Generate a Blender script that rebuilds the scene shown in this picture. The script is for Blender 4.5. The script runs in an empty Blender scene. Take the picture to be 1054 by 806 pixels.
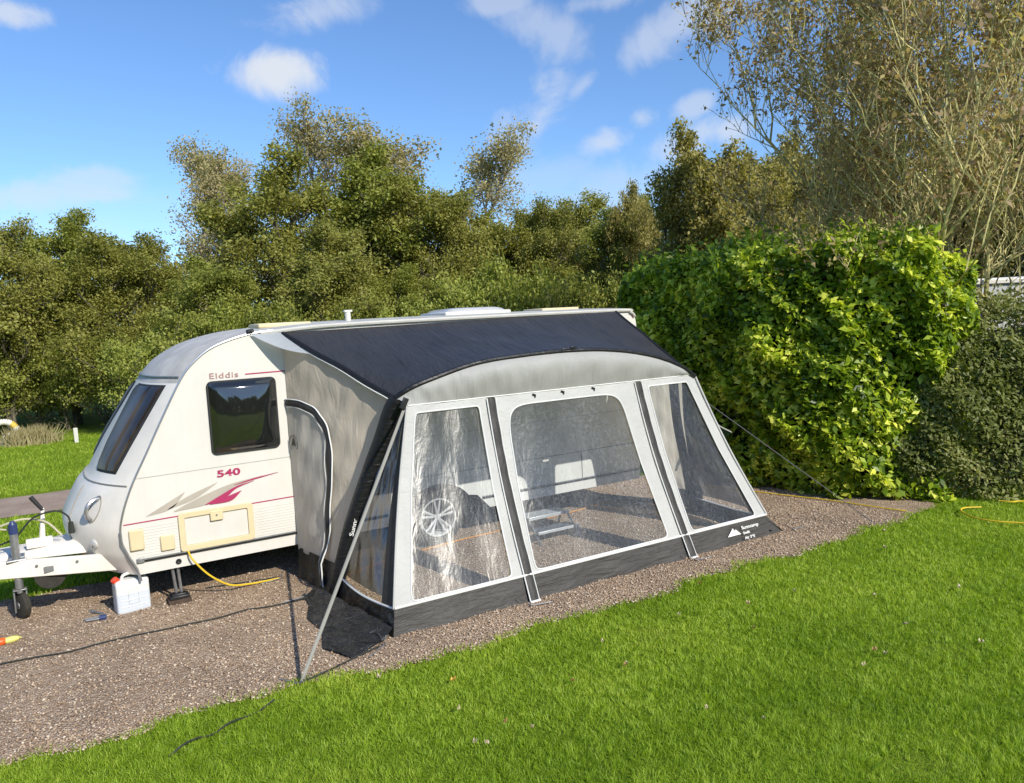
import bpy, bmesh, math, random
import numpy as np
from mathutils import Vector, Matrix
random.seed(7); RNG = np.random.default_rng(11)
scene = bpy.context.scene
COL = scene.collection
R = math.radians

# ------------------------------------------------------------------ camera
CAM = Vector((-0.42, -7.20, 2.35)); YAW, PIT, ROL, FPX = R(30.64), R(5.36), R(-2.95), 780.0
fw = Vector((math.sin(YAW)*math.cos(PIT), math.cos(YAW)*math.cos(PIT), -math.sin(PIT)))
rt = Vector((math.cos(YAW), -math.sin(YAW), 0)); up = rt.cross(fw)
rt2 = rt*math.cos(ROL) + up*math.sin(ROL); up2 = up*math.cos(ROL) - rt*math.sin(ROL)
cd = bpy.data.cameras.new("camera"); cam = bpy.data.objects.new("camera", cd); COL.objects.link(cam)
cam.matrix_world = Matrix(((rt2.x, up2.x, -fw.x, CAM.x), (rt2.y, up2.y, -fw.y, CAM.y), (rt2.z, up2.z, -fw.z, CAM.z), (0, 0, 0, 1)))
cd.sensor_width = 36; cd.lens = 36*FPX/1054; cd.clip_start = 0.05; cd.clip_end = 1000
scene.camera = cam
def ray(px, py): return (fw + rt2*((px-527)/FPX) - up2*((py-403)/FPX))
def G(px, py, z=0.0):                       # ground point seen at a place of the photograph
    d = ray(px, py); t = (z-CAM.z)/d.z; return CAM + d*t
def far(px, D):                             # ground spot at distance D in a bearing
    d = ray(px, 350); a = math.atan2(d.x, d.y); return Vector((CAM.x+D*math.sin(a), CAM.y+D*math.cos(a), 0))
def htop(px, py, D):
    d = ray(px, py); return CAM.z + d.z/math.hypot(d.x, d.y)*D

# ------------------------------------------------------------------ materials
class NT:
    def __init__(s, m): s.t = m.node_tree; s.n = s.t.nodes; s.l = s.t.links
    def add(s, typ, **kw):
        n = s.n.new(typ)
        for k, v in kw.items():
            if k.startswith('i_'): n.inputs[k[2:].replace('_', ' ')].default_value = v
            else: setattr(n, k, v)
        return n
    def link(s, a, b): s.l.new(a, b)
def new_mat(name):
    m = bpy.data.materials.new(name); m.use_nodes = True; nt = NT(m); nt.n.clear()
    out = nt.add('ShaderNodeOutputMaterial'); return m, nt, out
def c4(c): return (c[0], c[1], c[2], 1)
def ramp(nt, fac, stops):
    r = nt.add('ShaderNodeValToRGB'); e = r.color_ramp.elements
    while len(e) < len(stops): e.new(0.5)
    for i, (p, c) in enumerate(stops): e[i].position = p; e[i].color = c4(c)
    nt.link(fac, r.inputs[0]); return r.outputs[0]
def noise(nt, scale, detail=3, rough=.55, vec=None, dist=0):
    n = nt.add('ShaderNodeTexNoise'); n.inputs['Scale'].default_value = scale; n.inputs['Detail'].default_value = detail
    n.inputs['Roughness'].default_value = rough; n.inputs['Distortion'].default_value = dist
    if vec is not None: nt.link(vec, n.inputs['Vector'])
    return n.outputs['Fac']
def objco(nt, scale=(1, 1, 1), rot=(0, 0, 0)):
    t = nt.add('ShaderNodeTexCoord'); m = nt.add('ShaderNodeMapping'); m.inputs['Scale'].default_value = scale; m.inputs['Rotation'].default_value = rot
    nt.link(t.outputs['Object'], m.inputs['Vector']); return m.outputs[0]
def uvco(nt, scale=(1, 1, 1), rot=(0, 0, 0)):
    t = nt.add('ShaderNodeTexCoord'); m = nt.add('ShaderNodeMapping'); m.inputs['Scale'].default_value = scale; m.inputs['Rotation'].default_value = rot
    nt.link(t.outputs['UV'], m.inputs['Vector']); return m.outputs[0]
def bump(nt, h, strength, dist=.01, prev=None):
    b = nt.add('ShaderNodeBump'); b.inputs['Strength'].default_value = strength; b.inputs['Distance'].default_value = dist
    nt.link(h, b.inputs['Height'])
    if prev is not None: nt.link(prev, b.inputs['Normal'])
    return b.outputs[0]
def math_n(nt, op, a, b=None):
    n = nt.add('ShaderNodeMath', operation=op)
    for i, v in enumerate((a, b)):
        if v is None: continue
        if isinstance(v, (int, float)): n.inputs[i].default_value = v
        else: nt.link(v, n.inputs[i])
    return n.outputs[0]
def plain(name, col, rough=.5, metal=0, coat=0, dirt=.12, dscale=4, bumpamt=.0, bscale=60, spec=.5, emis=None):
    m, nt, out = new_mat(name); p = nt.add('ShaderNodeBsdfPrincipled')
    v = objco(nt); f = noise(nt, dscale, 5, .6, v)
    c = ramp(nt, f, [(.3, tuple(x*(1-dirt) for x in col)), (.7, col)])
    if name in ('caravan_white', 'front_gelcoat', 'roof_white', 'front_lip_grey', 'aged_cream_plastic'):
        st = noise(nt, 1, 5, .65, objco(nt, (26, 26, 1.1))); st2 = noise(nt, 1, 4, .6, objco(nt, (3, 3, 2)))
        k = math_n(nt, 'MULTIPLY', st, st2); mm = nt.add('ShaderNodeMixRGB', blend_type='MULTIPLY'); mm.inputs[0].default_value = 1; nt.link(c, mm.inputs[1])
        nt.link(ramp(nt, k, [(.18, (.98, .975, .96)), (.30, (1, 1, 1))]), mm.inputs[2]); c = mm.outputs[0]
    nt.link(c, p.inputs['Base Color'])
    rr = nt.add('ShaderNodeMapRange'); rr.inputs['To Min'].default_value = rough*.85; rr.inputs['To Max'].default_value = min(1, rough*1.2)
    nt.link(f, rr.inputs['Value']); nt.link(rr.outputs[0], p.inputs['Roughness'])
    p.inputs['Metallic'].default_value = metal; p.inputs['Coat Weight'].default_value = coat; p.inputs['Coat Roughness'].default_value = .12
    p.inputs['Specular IOR Level'].default_value = spec
    if bumpamt: nt.link(bump(nt, noise(nt, bscale, 3, .5, v), bumpamt, .004), p.inputs['Normal'])
    nt.link(p.outputs[0], out.inputs[0]); return m
def fabric(name, col, transl=.25, rough=.6, wr=((14, 3, .5), ), spec=.3, bstr=.5, uv=False, sheen=0, tcol=None):
    """woven cloth: stretched wrinkle noise in the bump, some light let through"""
    m, nt, out = new_mat(name); p = nt.add('ShaderNodeBsdfPrincipled')
    f = noise(nt, 3, 4, .6, objco(nt))
    c = ramp(nt, f, [(.3, tuple(x*.88 for x in col)), (.7, col)]); nt.link(c, p.inputs['Base Color'])
    p.inputs['Roughness'].default_value = rough; p.inputs['Specular IOR Level'].default_value = spec
    prev = None
    for sc, rot, amt, d in wr:
        v = uvco(nt, sc, rot) if uv else objco(nt, sc, rot)
        prev = bump(nt, noise(nt, 1, 4, .55, v, .6), bstr*amt, d, prev)
    if prev is not None: nt.link(prev, p.inputs['Normal'])
    if transl > 0:
        t = nt.add('ShaderNodeBsdfTranslucent'); t.inputs[0].default_value = c4(tcol or col)
        if prev is not None: nt.link(prev, t.inputs['Normal'])
        mx = nt.add('ShaderNodeMixShader'); mx.inputs[0].default_value = transl
        nt.link(p.outputs[0], mx.inputs[1]); nt.link(t.outputs[0], mx.inputs[2]); nt.link(mx.outputs[0], out.inputs[0])
    else: nt.link(p.outputs[0], out.inputs[0])
    return m
def leafmat(name, stops, transl=.3, rough=.5, gloss=.25, tmul=1.3, clump=.5):
    m, nt, out = new_mat(name)
    a = nt.add('ShaderNodeAttribute', attribute_name='rnd'); v = objco(nt)
    f = math_n(nt, 'ADD', math_n(nt, 'MULTIPLY', a.outputs['Fac'], 1-clump), math_n(nt, 'MULTIPLY', noise(nt, 1.1, 3, .6, v), clump))
    c = ramp(nt, f, stops)
    p = nt.add('ShaderNodeBsdfPrincipled'); p.inputs['Roughness'].default_value = rough; p.inputs['Specular IOR Level'].default_value = gloss
    nt.link(c, p.inputs['Base Color'])
    t = nt.add('ShaderNodeBsdfTranslucent'); mul = nt.add('ShaderNodeMixRGB', blend_type='MULTIPLY'); mul.inputs[0].default_value = 1; mul.inputs[2].default_value = (tmul, tmul*1.02, tmul*.5, 1)
    nt.link(c, mul.inputs[1]); nt.link(mul.outputs[0], t.inputs[0])
    mx = nt.add('ShaderNodeMixShader'); mx.inputs[0].default_value = transl
    nt.link(p.outputs[0], mx.inputs[1]); nt.link(t.outputs[0], mx.inputs[2]); nt.link(mx.outputs[0], out.inputs[0]); return m
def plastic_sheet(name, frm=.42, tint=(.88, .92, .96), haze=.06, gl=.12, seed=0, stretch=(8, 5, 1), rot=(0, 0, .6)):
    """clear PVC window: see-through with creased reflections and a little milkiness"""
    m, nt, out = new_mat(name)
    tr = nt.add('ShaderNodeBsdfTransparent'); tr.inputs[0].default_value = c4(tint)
    v = uvco(nt, stretch, rot); v2 = uvco(nt, (15, 30, 1), (0, 0, .75)); v3 = uvco(nt, (3, 2, 1), (0, 0, .3)); v4 = uvco(nt, (9, 5, 1), (0, 0, -.5))
    n1 = noise(nt, 1.2, 2, .55, v, 1.2); n2 = noise(nt, 1, 2, .6, v2, 2.2); n3 = noise(nt, 1, 2, .5, v3, .5); n4 = noise(nt, 1, 2, .55, v4, 1.8)
    def crease(n, w):
        a = math_n(nt, 'ABSOLUTE', math_n(nt, 'SUBTRACT', n, .5)); m = nt.add('ShaderNodeMapRange', interpolation_type='SMOOTHSTEP'); nt.link(a, m.inputs['Value'])
        m.inputs['From Max'].default_value = w; m.inputs['To Min'].default_value = 1; m.inputs['To Max'].default_value = 0; return m.outputs[0]
    cs = math_n(nt, 'MAXIMUM', crease(n2, .035), math_n(nt, 'MULTIPLY', crease(n4, .02), .8)); msk = nt.add('ShaderNodeMapRange'); nt.link(n3, msk.inputs['Value'])
    msk.inputs['From Min'].default_value = .35; msk.inputs['From Max'].default_value = .65; msk.inputs['To Min'].default_value = .35
    cs = math_n(nt, 'MULTIPLY', cs, msk.outputs[0])
    b = bump(nt, n3, .4, .03); b = bump(nt, n1, .25, .014, b); b = bump(nt, n2, .11, .006, b); b = bump(nt, n4, .16, .012, b)
    g = nt.add('ShaderNodeBsdfGlossy'); g.inputs['Roughness'].default_value = .3; g.inputs['Color'].default_value = (1, 1, 1, 1); nt.link(b, g.inputs['Normal'])
    fr = nt.add('ShaderNodeFresnel'); fr.inputs[0].default_value = 1.5; nt.link(b, fr.inputs['Normal'])
    fac = math_n(nt, 'MINIMUM', math_n(nt, 'ADD', math_n(nt, 'MULTIPLY', fr.outputs[0], frm), gl*.1), .9)
    d = nt.add('ShaderNodeBsdfDiffuse'); d.inputs[0].default_value = (.62, .66, .7, 1); nt.link(b, d.inputs['Normal'])
    # creases catch milky light
    cr = ramp(nt, cs, [(0, (haze*.55,)*3), (1, (haze*3.0,)*3)])
    m1 = nt.add('ShaderNodeMixShader'); nt.link(cr, m1.inputs[0]); nt.link(tr.outputs[0], m1.inputs[1]); nt.link(d.outputs[0], m1.inputs[2])
    m2 = nt.add('ShaderNodeMixShader'); nt.link(fac, m2.inputs[0]); nt.link(m1.outputs[0], m2.inputs[1]); nt.link(g.outputs[0], m2.inputs[2])
    nt.link(m2.outputs[0], out.inputs[0]); return m

WHITE = plain('caravan_white', (.70, .675, .615), .36, coat=.2, dirt=.07, dscale=2.5)
WHITE_FRONT = plain('front_gelcoat', (.90, .84, .74), .5, coat=.08, dirt=.14, dscale=3)
ROOFGREY = plain('front_lip_grey', (.60, .57, .52), .6, dirt=.3, dscale=5)
ROOFWHITE = plain('roof_white', (.56, .55, .5), .55, dirt=.2, dscale=3)
CREAM = plain('aged_cream_plastic', (.70, .59, .36), .5, dirt=.08)
CHROME = plain('trim_aluminium', (.5, .5, .5), .3, metal=.8)
GALV = plain('galvanised_steel', (.42, .43, .43), .42, metal=.75, dirt=.3, dscale=20)
BLACKRUB = plain('black_rubber', (.025, .025, .025), .7, dirt=.4, dscale=15, bumpamt=.3, bscale=120)
TYRE = plain('tyre_rubber', (.045, .04, .03), .85, dirt=.5, dscale=25, bumpamt=.5, bscale=90)
BLACKPL = plain('black_plastic', (.02, .02, .021), .35)
DARKIN = plain('underbody_dark', (.012, .012, .012), .9)
MAGENTA = plain('crimson_vinyl', (.42, .035, .12), .4, dirt=.1)
TAUPE = plain('taupe_vinyl', (.46, .41, .34), .5, dirt=.15)
FADED = plain('faded_lettering', (.5, .27, .25), .5, dirt=.5, dscale=30)
SEAM = plain('panel_seam', (.36, .34, .3), .6)
YELLOW = plain('yellow_cable_skin', (.75, .52, .03), .45)
ORANGE = plain('orange_cable_skin', (.62, .27, .04), .5)
CABLE = plain('dark_cable_skin', (.025, .028, .022), .6)
BLUEPL = plain('blue_plastic', (.03, .05, .14), .4)
REDPL = plain('red_plastic', (.75, .06, .02), .35)
LIMEPL = plain('pale_yellow_plastic', (.70, .66, .18), .45)
ALLOY = plain('alloy_wheel', (.62, .62, .6), .35, metal=.35)
WOODB = plain('weathered_wood', (.09, .06, .04), .9, dirt=.5, dscale=30, bumpamt=.6)
AMBER = plain('amber_lens', (.6, .2, .04), .25)
LENS = plain('clear_lens', (.55, .55, .53), .12, coat=.6)
GREYSTRAP = fabric('grey_webbing', (.30, .29, .26), .0, .8, (((3, 400, 3), (0, 0, 0), .2, .002),))
LIGHTFAB = fabric('light_grey_cloth', (.57, .565, .54), .2, .55, (((22, 22, 2.2), (0, .12, 0), .55, .012), ((5, 5, 1.2), (0, .3, 0), .6, .02)), bstr=.55)
BROWFAB = fabric('light_grey_brow_cloth', (.56, .555, .53), .35, .55, (((17, 5, 1.3), (0, .05, 0), .8, .018), ((3, 3, 1.5), (0, .3, 0), .6, .03), ((30, 12, 14), (0, .6, 0), .4, .006)), bstr=.75)
HEMFAB = fabric('window_border_cloth', (.60, .595, .57), .22, .55, (((40, 40, 40), (.5, .6, .3), .35, .006), ((9, 9, 16), (0, .8, 0), .8, .012)), bstr=.9)
WALLFAB = fabric('side_wall_cloth', (.95, .84, .69), .5, .7, (((5, 5, 2.2), (.3, .6, .4), 1.0, .045), ((10, 14, 3), (.7, .2, 0), .7, .015)), bstr=.5, tcol=(1.0, .90, .74))  # warm glow of the backlight is put into this beige cloth colour
DOORFAB = fabric('door_panel_cloth', (.80, .77, .70), .45, .7, (((4, 4, 1), (.1, .3, .2), .9, .05), ((18, 18, 3), (.2, .2, 0), .5, .01)), bstr=.7, tcol=(.92, .88, .80))  # greyer copy of the wall cloth, its duller tone stands for shade
GUSSET = fabric('gusset_cloth', (.62, .66, .70), .5, .55, (((6, 20, 6), (0, .4, .6), .8, .02),), bstr=.6)
PIPE = plain('white_piping', (.8, .8, .77), .5)
TUBEFAB = fabric('black_sleeve_cloth', (.012, .012, .013), 0, .42, (((8, 8, 30), (.4, .2, 0), .9, .02), ((40, 40, 8), (0, 0, 0), .5, .006)), spec=.4, bstr=.8)
SKIRTFAB = fabric('charcoal_skirt_cloth', (.062, .058, .053), .0, .55, (((2.5, 5, 16), (0, .35, 0), 1.0, .03), ((7, 20, 40), (0, .5, 0), .7, .012)), spec=.3, bstr=.9)
ZIPFAB = fabric('charcoal_zip_cloth', (.04, .038, .036), .0, .55, (((18, 18, 6), (0, .5, 0), 1, .012),), spec=.3, bstr=.8)
MUDFAB = fabric('black_ground_flap_cloth', (.02, .02, .02), .0, .38, (((9, 9, 9), (.3, .6, .2), 1.2, .05), ((25, 25, 25), (0, 0, 0), .6, .012)), spec=.5, bstr=1.0)
CLEAR = plastic_sheet('clear_window_film')
SHADESIDE = plastic_sheet('shade_tinted_side_film', frm=.12, tint=(.16, .155, .15), haze=.045, gl=.08, stretch=(8, 3, 1), rot=(0, 0, 1.2))  # dark tint puts the shade behind the corners into otherwise clear film
def roofcloth():
    m, nt, out = new_mat('black_roof_cloth'); p = nt.add('ShaderNodeBsdfPrincipled')
    f = noise(nt, 2.5, 4, .6, objco(nt)); nt.link(ramp(nt, f, [(.3, (.024, .024, .026)), (.7, (.034, .034, .036))]), p.inputs['Base Color'])
    p.inputs['Roughness'].default_value = .5; p.inputs['Specular IOR Level'].default_value = .6
    b = bump(nt, noise(nt, 1, 4, .6, objco(nt, (6, 1.5, 3), (0, 0, .9)), .8), .8, .05)
    b = bump(nt, noise(nt, 1, 3, .6, objco(nt, (20, 4, 4), (0, 0, .7)), 1.0), .8, .016, b)
    nt.link(b, p.inputs['Normal']); nt.link(p.outputs[0], out.inputs[0]); return m
ROOFFAB = roofcloth()
def winglass():
    m, nt, out = new_mat('tinted_acrylic'); p = nt.add('ShaderNodeBsdfPrincipled')
    p.inputs['Base Color'].default_value = (.012, .013, .012, 1); p.inputs['Roughness'].default_value = .04; p.inputs['Coat Weight'].default_value = 1
    p.inputs['Specular IOR Level'].default_value = .8
    nt.link(bump(nt, noise(nt, 2, 1, .4, objco(nt)), .06, .02), p.inputs['Normal']); nt.link(p.outputs[0], out.inputs[0]); return m
ACRYLIC = winglass()
def frontglass():
    m, nt, out = new_mat('bronze_reflection_acrylic'); p = nt.add('ShaderNodeBsdfPrincipled')
    v = objco(nt, (3, 3, .8), (0, .5, 0)); nt.link(ramp(nt, noise(nt, 1, 3, .6, v), [(.35, (.02, .012, .006)), (.65, (.10, .075, .045))]), p.inputs['Base Color'])  # mottled brown paints in the trees mirrored by the front panes
    p.inputs['Roughness'].default_value = .35; p.inputs['Specular IOR Level'].default_value = .25; p.inputs['Coat Weight'].default_value = .12; nt.link(p.outputs[0], out.inputs[0]); return m
BRONZE = frontglass()
def jerry():
    m, nt, out = new_mat('milky_polythene'); p = nt.add('ShaderNodeBsdfPrincipled')
    v = nt.add('ShaderNodeTexCoord'); s = nt.add('ShaderNodeSeparateXYZ'); nt.link(v.outputs['Object'], s.inputs[0])
    c = ramp(nt, s.outputs['Z'], [(.165, (.60, .64, .68)), (.18, (.72, .72, .68))]); nt.link(c, p.inputs['Base Color'])
    p.inputs['Roughness'].default_value = .38; p.inputs['Subsurface Weight'].default_value = .4; p.inputs['Subsurface Radius'].default_value = (.05, .05, .05); p.inputs['Subsurface Scale'].default_value = .5
    nt.link(p.outputs[0], out.inputs[0]); return m
JERRY = jerry()
def barkmat(name, a, b):
    m, nt, out = new_mat(name); p = nt.add('ShaderNodeBsdfPrincipled'); v = objco(nt, (1, 1, .4))
    n = noise(nt, 14, 5, .65, v); nt.link(ramp(nt, n, [(.38, a), (.62, b)]), p.inputs['Base Color']); p.inputs['Roughness'].default_value = .9
    nt.link(bump(nt, n, .7, .02), p.inputs['Normal']); nt.link(p.outputs[0], out.inputs[0]); return m
BARK = barkmat('brown_bark', (.06, .05, .035), (.17, .15, .10))
BARKP = barkmat('lichen_bark', (.30, .25, .12), (.72, .64, .26))
BARKG = barkmat('pale_bark', (.16, .14, .11), (.36, .33, .26))
OLIVE = leafmat('olive_foliage', [(.15, (0.127, 0.127, 0.024)), (.5, (0.286, 0.283, 0.061)), (.85, (0.488, 0.472, 0.132))], .35)
OLIVE2 = leafmat('green_foliage', [(.15, (0.117, 0.136, 0.022)), (.5, (0.276, 0.295, 0.055)), (.85, (0.466, 0.472, 0.132))], .35)
BUSH = leafmat('bright_bush_foliage', [(.15, (0.138, 0.165, 0.028)), (.5, (0.318, 0.354, 0.066)), (.85, (0.530, 0.543, 0.154))], .35)
DARKG = leafmat('dark_foliage', [(.15, (.13, .115, .035)), (.5, (.34, .30, .09)), (.85, (.60, .52, .20))], .40)
RUSTY = leafmat('autumn_foliage', [(.2, (.26, .24, .09)), (.5, (.44, .38, .19)), (.8, (.56, .44, .27))], .38)
TWIGGY = leafmat('brown_sparse_foliage', [(.2, (.20, .13, .08)), (.55, (.42, .30, .17)), (.85, (.62, .55, .16))], .38)
CONIF = leafmat('conifer_foliage', [(.2, (.04, .045, .022)), (.5, (.085, .085, .04)), (.85, (.17, .15, .07))], .15)
LAUREL = leafmat('laurel_foliage', [(.15, (.045, .085, .006)), (.42, (.17, .27, .014)), (.58, (.42, .52, .03)), (.78, (.90, .90, .15))], .36, .40, .35, clump=.3, tmul=1.4)  # darkest leaf tones stand for the shaded gaps in the hedge
PRIVET = leafmat('privet_foliage', [(.15, (.07, .085, .02)), (.5, (.19, .22, .055)), (.85, (.42, .40, .17))], .3)
GRASSB = leafmat('grass_blades', [(.15, (.13, .235, .014)), (.5, (.31, .45, .030)), (.85, (.60, .67, .12))], .45, .5, .35, tmul=1.35, clump=.45)
REED = leafmat('dry_reeds', [(.2, (.20, .17, .07)), (.8, (.46, .40, .22))], .3)
DRYLEAF = plain('dry_leaf_brown', (.42, .24, .09), .7, dirt=.5, dscale=60)
DRYLEAF2 = plain('dry_leaf_amber', (.72, .42, .07), .6, dirt=.3, dscale=60)
DRYLEAF3 = plain('dry_leaf_buff', (.62, .50, .34), .7, dirt=.3, dscale=60)

def ground_mats():
    m, nt, out = new_mat('lawn_soil_and_turf'); p = nt.add('ShaderNodeBsdfPrincipled'); v = objco(nt)
    n1 = noise(nt, 1.2, 5, .6, v); n2 = noise(nt, 45, 4, .7, v); n3 = noise(nt, .25, 3, .5, v)
    s = math_n(nt, 'ADD', math_n(nt, 'MULTIPLY', n1, .45), math_n(nt, 'MULTIPLY', n2, .4)); s = math_n(nt, 'ADD', s, math_n(nt, 'MULTIPLY', n3, .2))
    nt.link(ramp(nt, s, [(.30, (.09, .165, .012)), (.5, (.19, .285, .02)), (.72, (.32, .37, .05))]), p.inputs['Base Color'])
    p.inputs['Roughness'].default_value = .9; p.inputs['Specular IOR Level'].default_value = .1
    nt.link(bump(nt, n2, 1, .05), p.inputs['Normal']); nt.link(p.outputs[0], out.inputs[0]); a = m
    m, nt, out = new_mat('brown_gravel'); p = nt.add('ShaderNodeBsdfPrincipled'); v = objco(nt)
    vo = nt.add('ShaderNodeTexVoronoi', feature='F1'); vo.inputs['Scale'].default_value = 66; nt.link(v, vo.inputs['Vector'])
    sp = nt.add('ShaderNodeSeparateColor'); nt.link(vo.outputs['Color'], sp.inputs[0])
    big = noise(nt, 1.6, 5, .6, v)
    c = ramp(nt, sp.outputs[0], [(.0, (.27, .185, .12)), (.3, (.40, .285, .19)), (.62, (.46, .34, .235)), (.86, (.53, .41, .295)), (.95, (.60, .49, .37))])
    mu = nt.add('ShaderNodeMixRGB', blend_type='MULTIPLY'); mu.inputs[0].default_value = 1; nt.link(c, mu.inputs[1])
    nt.link(ramp(nt, big, [(.3, (.72, .70, .68)), (.7, (1.12, 1.08, 1.02))]), mu.inputs[2]); nt.link(mu.outputs[0], p.inputs['Base Color'])
    p.inputs['Roughness'].default_value = .85; inv = math_n(nt, 'SUBTRACT', 1.0, vo.outputs['Distance'])
    hh = math_n(nt, 'ADD', inv, math_n(nt, 'MULTIPLY', sp.outputs[1], .5))
    nt.link(bump(nt, hh, .9, .018, bump(nt, noise(nt, 9, 4, .6, v), .5, .04)), p.inputs['Normal']); nt.link(p.outputs[0], out.inputs[0]); b = m
    m, nt, out = new_mat('track_gravel'); p = nt.add('ShaderNodeBsdfPrincipled'); v = objco(nt)
    s = math_n(nt, 'ADD', math_n(nt, 'MULTIPLY', noise(nt, 1.5, 5, .6, v), .6), math_n(nt, 'MULTIPLY', noise(nt, 50, 3, .7, v), .4))
    nt.link(ramp(nt, s, [(.35, (.24, .17, .13)), (.65, (.42, .32, .25))]), p.inputs['Base Color']); p.inputs['Roughness'].default_value = .9
    nt.link(bump(nt, s, .6, .03), p.inputs['Normal']); nt.link(p.outputs[0], out.inputs[0]); d = m
    m, nt, out = new_mat('loose_stone'); p = nt.add('ShaderNodeBsdfPrincipled'); at = nt.add('ShaderNodeAttribute', attribute_name='rnd')
    nt.link(ramp(nt, at.outputs['Fac'], [(.0, (.21, .14, .09)), (.5, (.42, .305, .205)), (.8, (.51, .395, .28)), (.98, (.68, .57, .44))]), p.inputs['Base Color']); p.inputs['Roughness'].default_value = .8
    nt.link(p.outputs[0], out.inputs[0]); return a, b, d, m
LAWN, GRAVEL, TRACK, STONE = ground_mats()

# ------------------------------------------------------------------ mesh helpers
class MB:
    def __init__(s): s.v = []; s.f = []; s.mi = []; s.uv = {}
    def vert(s, p): s.v.append(tuple(p)); return len(s.v)-1
    def face(s, ids, mi=0): s.f.append(tuple(ids)); s.mi.append(mi)
    def box(s, c, size, M=None, mi=0):
        c = Vector(c); h = Vector(size)/2; ids = []
        for z in (-1, 1):
            for y in (-1, 1):
                for x in (-1, 1):
                    d = Vector((x*h.x, y*h.y, z*h.z)); d = M @ d if M else d; ids.append(s.vert(c+d))
        for q in ((0, 2, 3, 1), (4, 5, 7, 6), (0, 1, 5, 4), (2, 6, 7, 3), (0, 4, 6, 2), (1, 3, 7, 5)): s.face([ids[i] for i in q], mi)
        return s
    def tube(s, pts, r, n=8, cap=True, mi=0, flat=None):
        pts = [Vector(p) for p in pts]; rings = []; u = None
        for i, p in enumerate(pts):
            t = (pts[min(i+1, len(pts)-1)]-pts[max(i-1, 0)]); t = t.normalized() if t.length > 1e-9 else Vector((0, 0, 1))
            if u is None: u = t.orthogonal().normalized()
            u = (u - t*u.dot(t)); u = u.normalized() if u.length > 1e-6 else t.orthogonal().normalized()
            w = t.cross(u); rr = r[i] if isinstance(r, (list, tuple)) else r; rw = rr if flat is None else rr*flat
            rings.append([s.vert(p + u*(math.cos(2*math.pi*k/n)*rr) + w*(math.sin(2*math.pi*k/n)*rw)) for k in range(n)])
        for a, b in zip(rings, rings[1:]):
            for k in range(n): s.face((a[k], a[(k+1) % n], b[(k+1) % n], b[k]), mi)
        if cap: s.face(rings[0][::-1], mi); s.face(rings[-1], mi)
        return s
    def ribbon(s, pts, w, side, mi=0, thick=0):
        side = Vector(side); pts = [Vector(p) for p in pts]; a = [(s.vert(p-side*w/2), s.vert(p+side*w/2)) for p in pts]
        for i in range(len(a)-1): s.face((a[i][0], a[i][1], a[i+1][1], a[i+1][0]), mi)
        return s
    def grid(s, fn, nu, nv, mi=0, mif=None, uv=True):
        base = len(s.v)
        for j in range(nv+1):
            for i in range(nu+1):
                s.v.append(tuple(fn(i/nu, j/nv)))
                if uv: s.uv[len(s.v)-1] = (i/nu, j/nv)
        for j in range(nv):
            for i in range(nu):
                a = base+j*(nu+1)+i; s.face((a, a+1, a+nu+2, a+nu+1), mif(i/nu, j/nv) if mif else mi)
        return s
    def lathe(s, prof, c, axis, n=32, mi=0):
        axis = Vector(axis).normalized(); u = axis.orthogonal().normalized(); w = axis.cross(u); c = Vector(c); rings = []
        for r, h in prof: rings.append([s.vert(c+axis*h+(u*math.cos(2*math.pi*k/n)+w*math.sin(2*math.pi*k/n))*r) for k in range(n)])
        for a, b in zip(rings, rings[1:]):
            for k in range(n): s.face((a[k], a[(k+1) % n], b[(k+1) % n], b[k]), mi)
        return s
    def poly(s, pts, mi=0): s.face([s.vert(p) for p in pts], mi); return s
    def build(s, name, mat, parent=None, smooth=True, bevel=0, angle=40, solid=0, recalc=True):
        me = bpy.data.meshes.new(name); me.from_pydata(s.v, [], s.f)
        for m in (mat if isinstance(mat, (list, tuple)) else [mat]): me.materials.append(m)
        if any(s.mi): me.polygons.foreach_set('material_index', s.mi)
        if s.uv:
            ul = me.uv_layers.new(name='UVMap'); 
            for l in me.loops: ul.data[l.index].uv = s.uv.get(l.vertex_index, (0, 0))
        if recalc:
            bm = bmesh.new(); bm.from_mesh(me); bmesh.ops.recalc_face_normals(bm, faces=bm.faces); bm.to_mesh(me); bm.free()
        if smooth:
            me.polygons.foreach_set('use_smooth', [True]*len(me.polygons))
            me.set_sharp_from_angle(angle=R(angle))
        o = bpy.data.objects.new(name, me); COL.objects.link(o)
        if parent is not None: o.parent = parent
        if bevel:
            b = o.modifiers.new('bevel', 'BEVEL'); b.width = bevel; b.segments = 2; b.limit_method = 'ANGLE'
        if solid:
            b = o.modifiers.new('solid', 'SOLIDIFY'); b.thickness = solid; b.offset = 0
        return o
def tag(o, label=None, cat=None, group=None, kind=None):
    if label: o['label'] = label
    if cat: o['category'] = cat
    if group: o['group'] = group
    if kind: o['kind'] = kind
    return o
def empty(name, loc=(0, 0, 0)):
    o = bpy.data.objects.new(name, None); COL.objects.link(o); o.location = loc; o.empty_display_size = .1; return o
def reparent_keep(o, root):                    # parts are built in world coordinates; the Empty sits at the base
    o.parent = root; o.matrix_parent_inverse = Matrix.Translation(-Vector(root.location))
def catmull(P, n=8):
    P = [Vector(p) for p in P]; out = []
    Q = [P[0]*2-P[1]] + P + [P[-1]*2-P[-2]]
    for i in range(1, len(Q)-2):
        a, b, c, d = Q[i-1:i+3]
        for k in range(n):
            t = k/n; out.append(.5*((2*b)+(c-a)*t+(2*a-5*b+4*c-d)*t*t+(3*b-a-3*c+d)*t**3))
    out.append(P[-1]); return out
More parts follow.
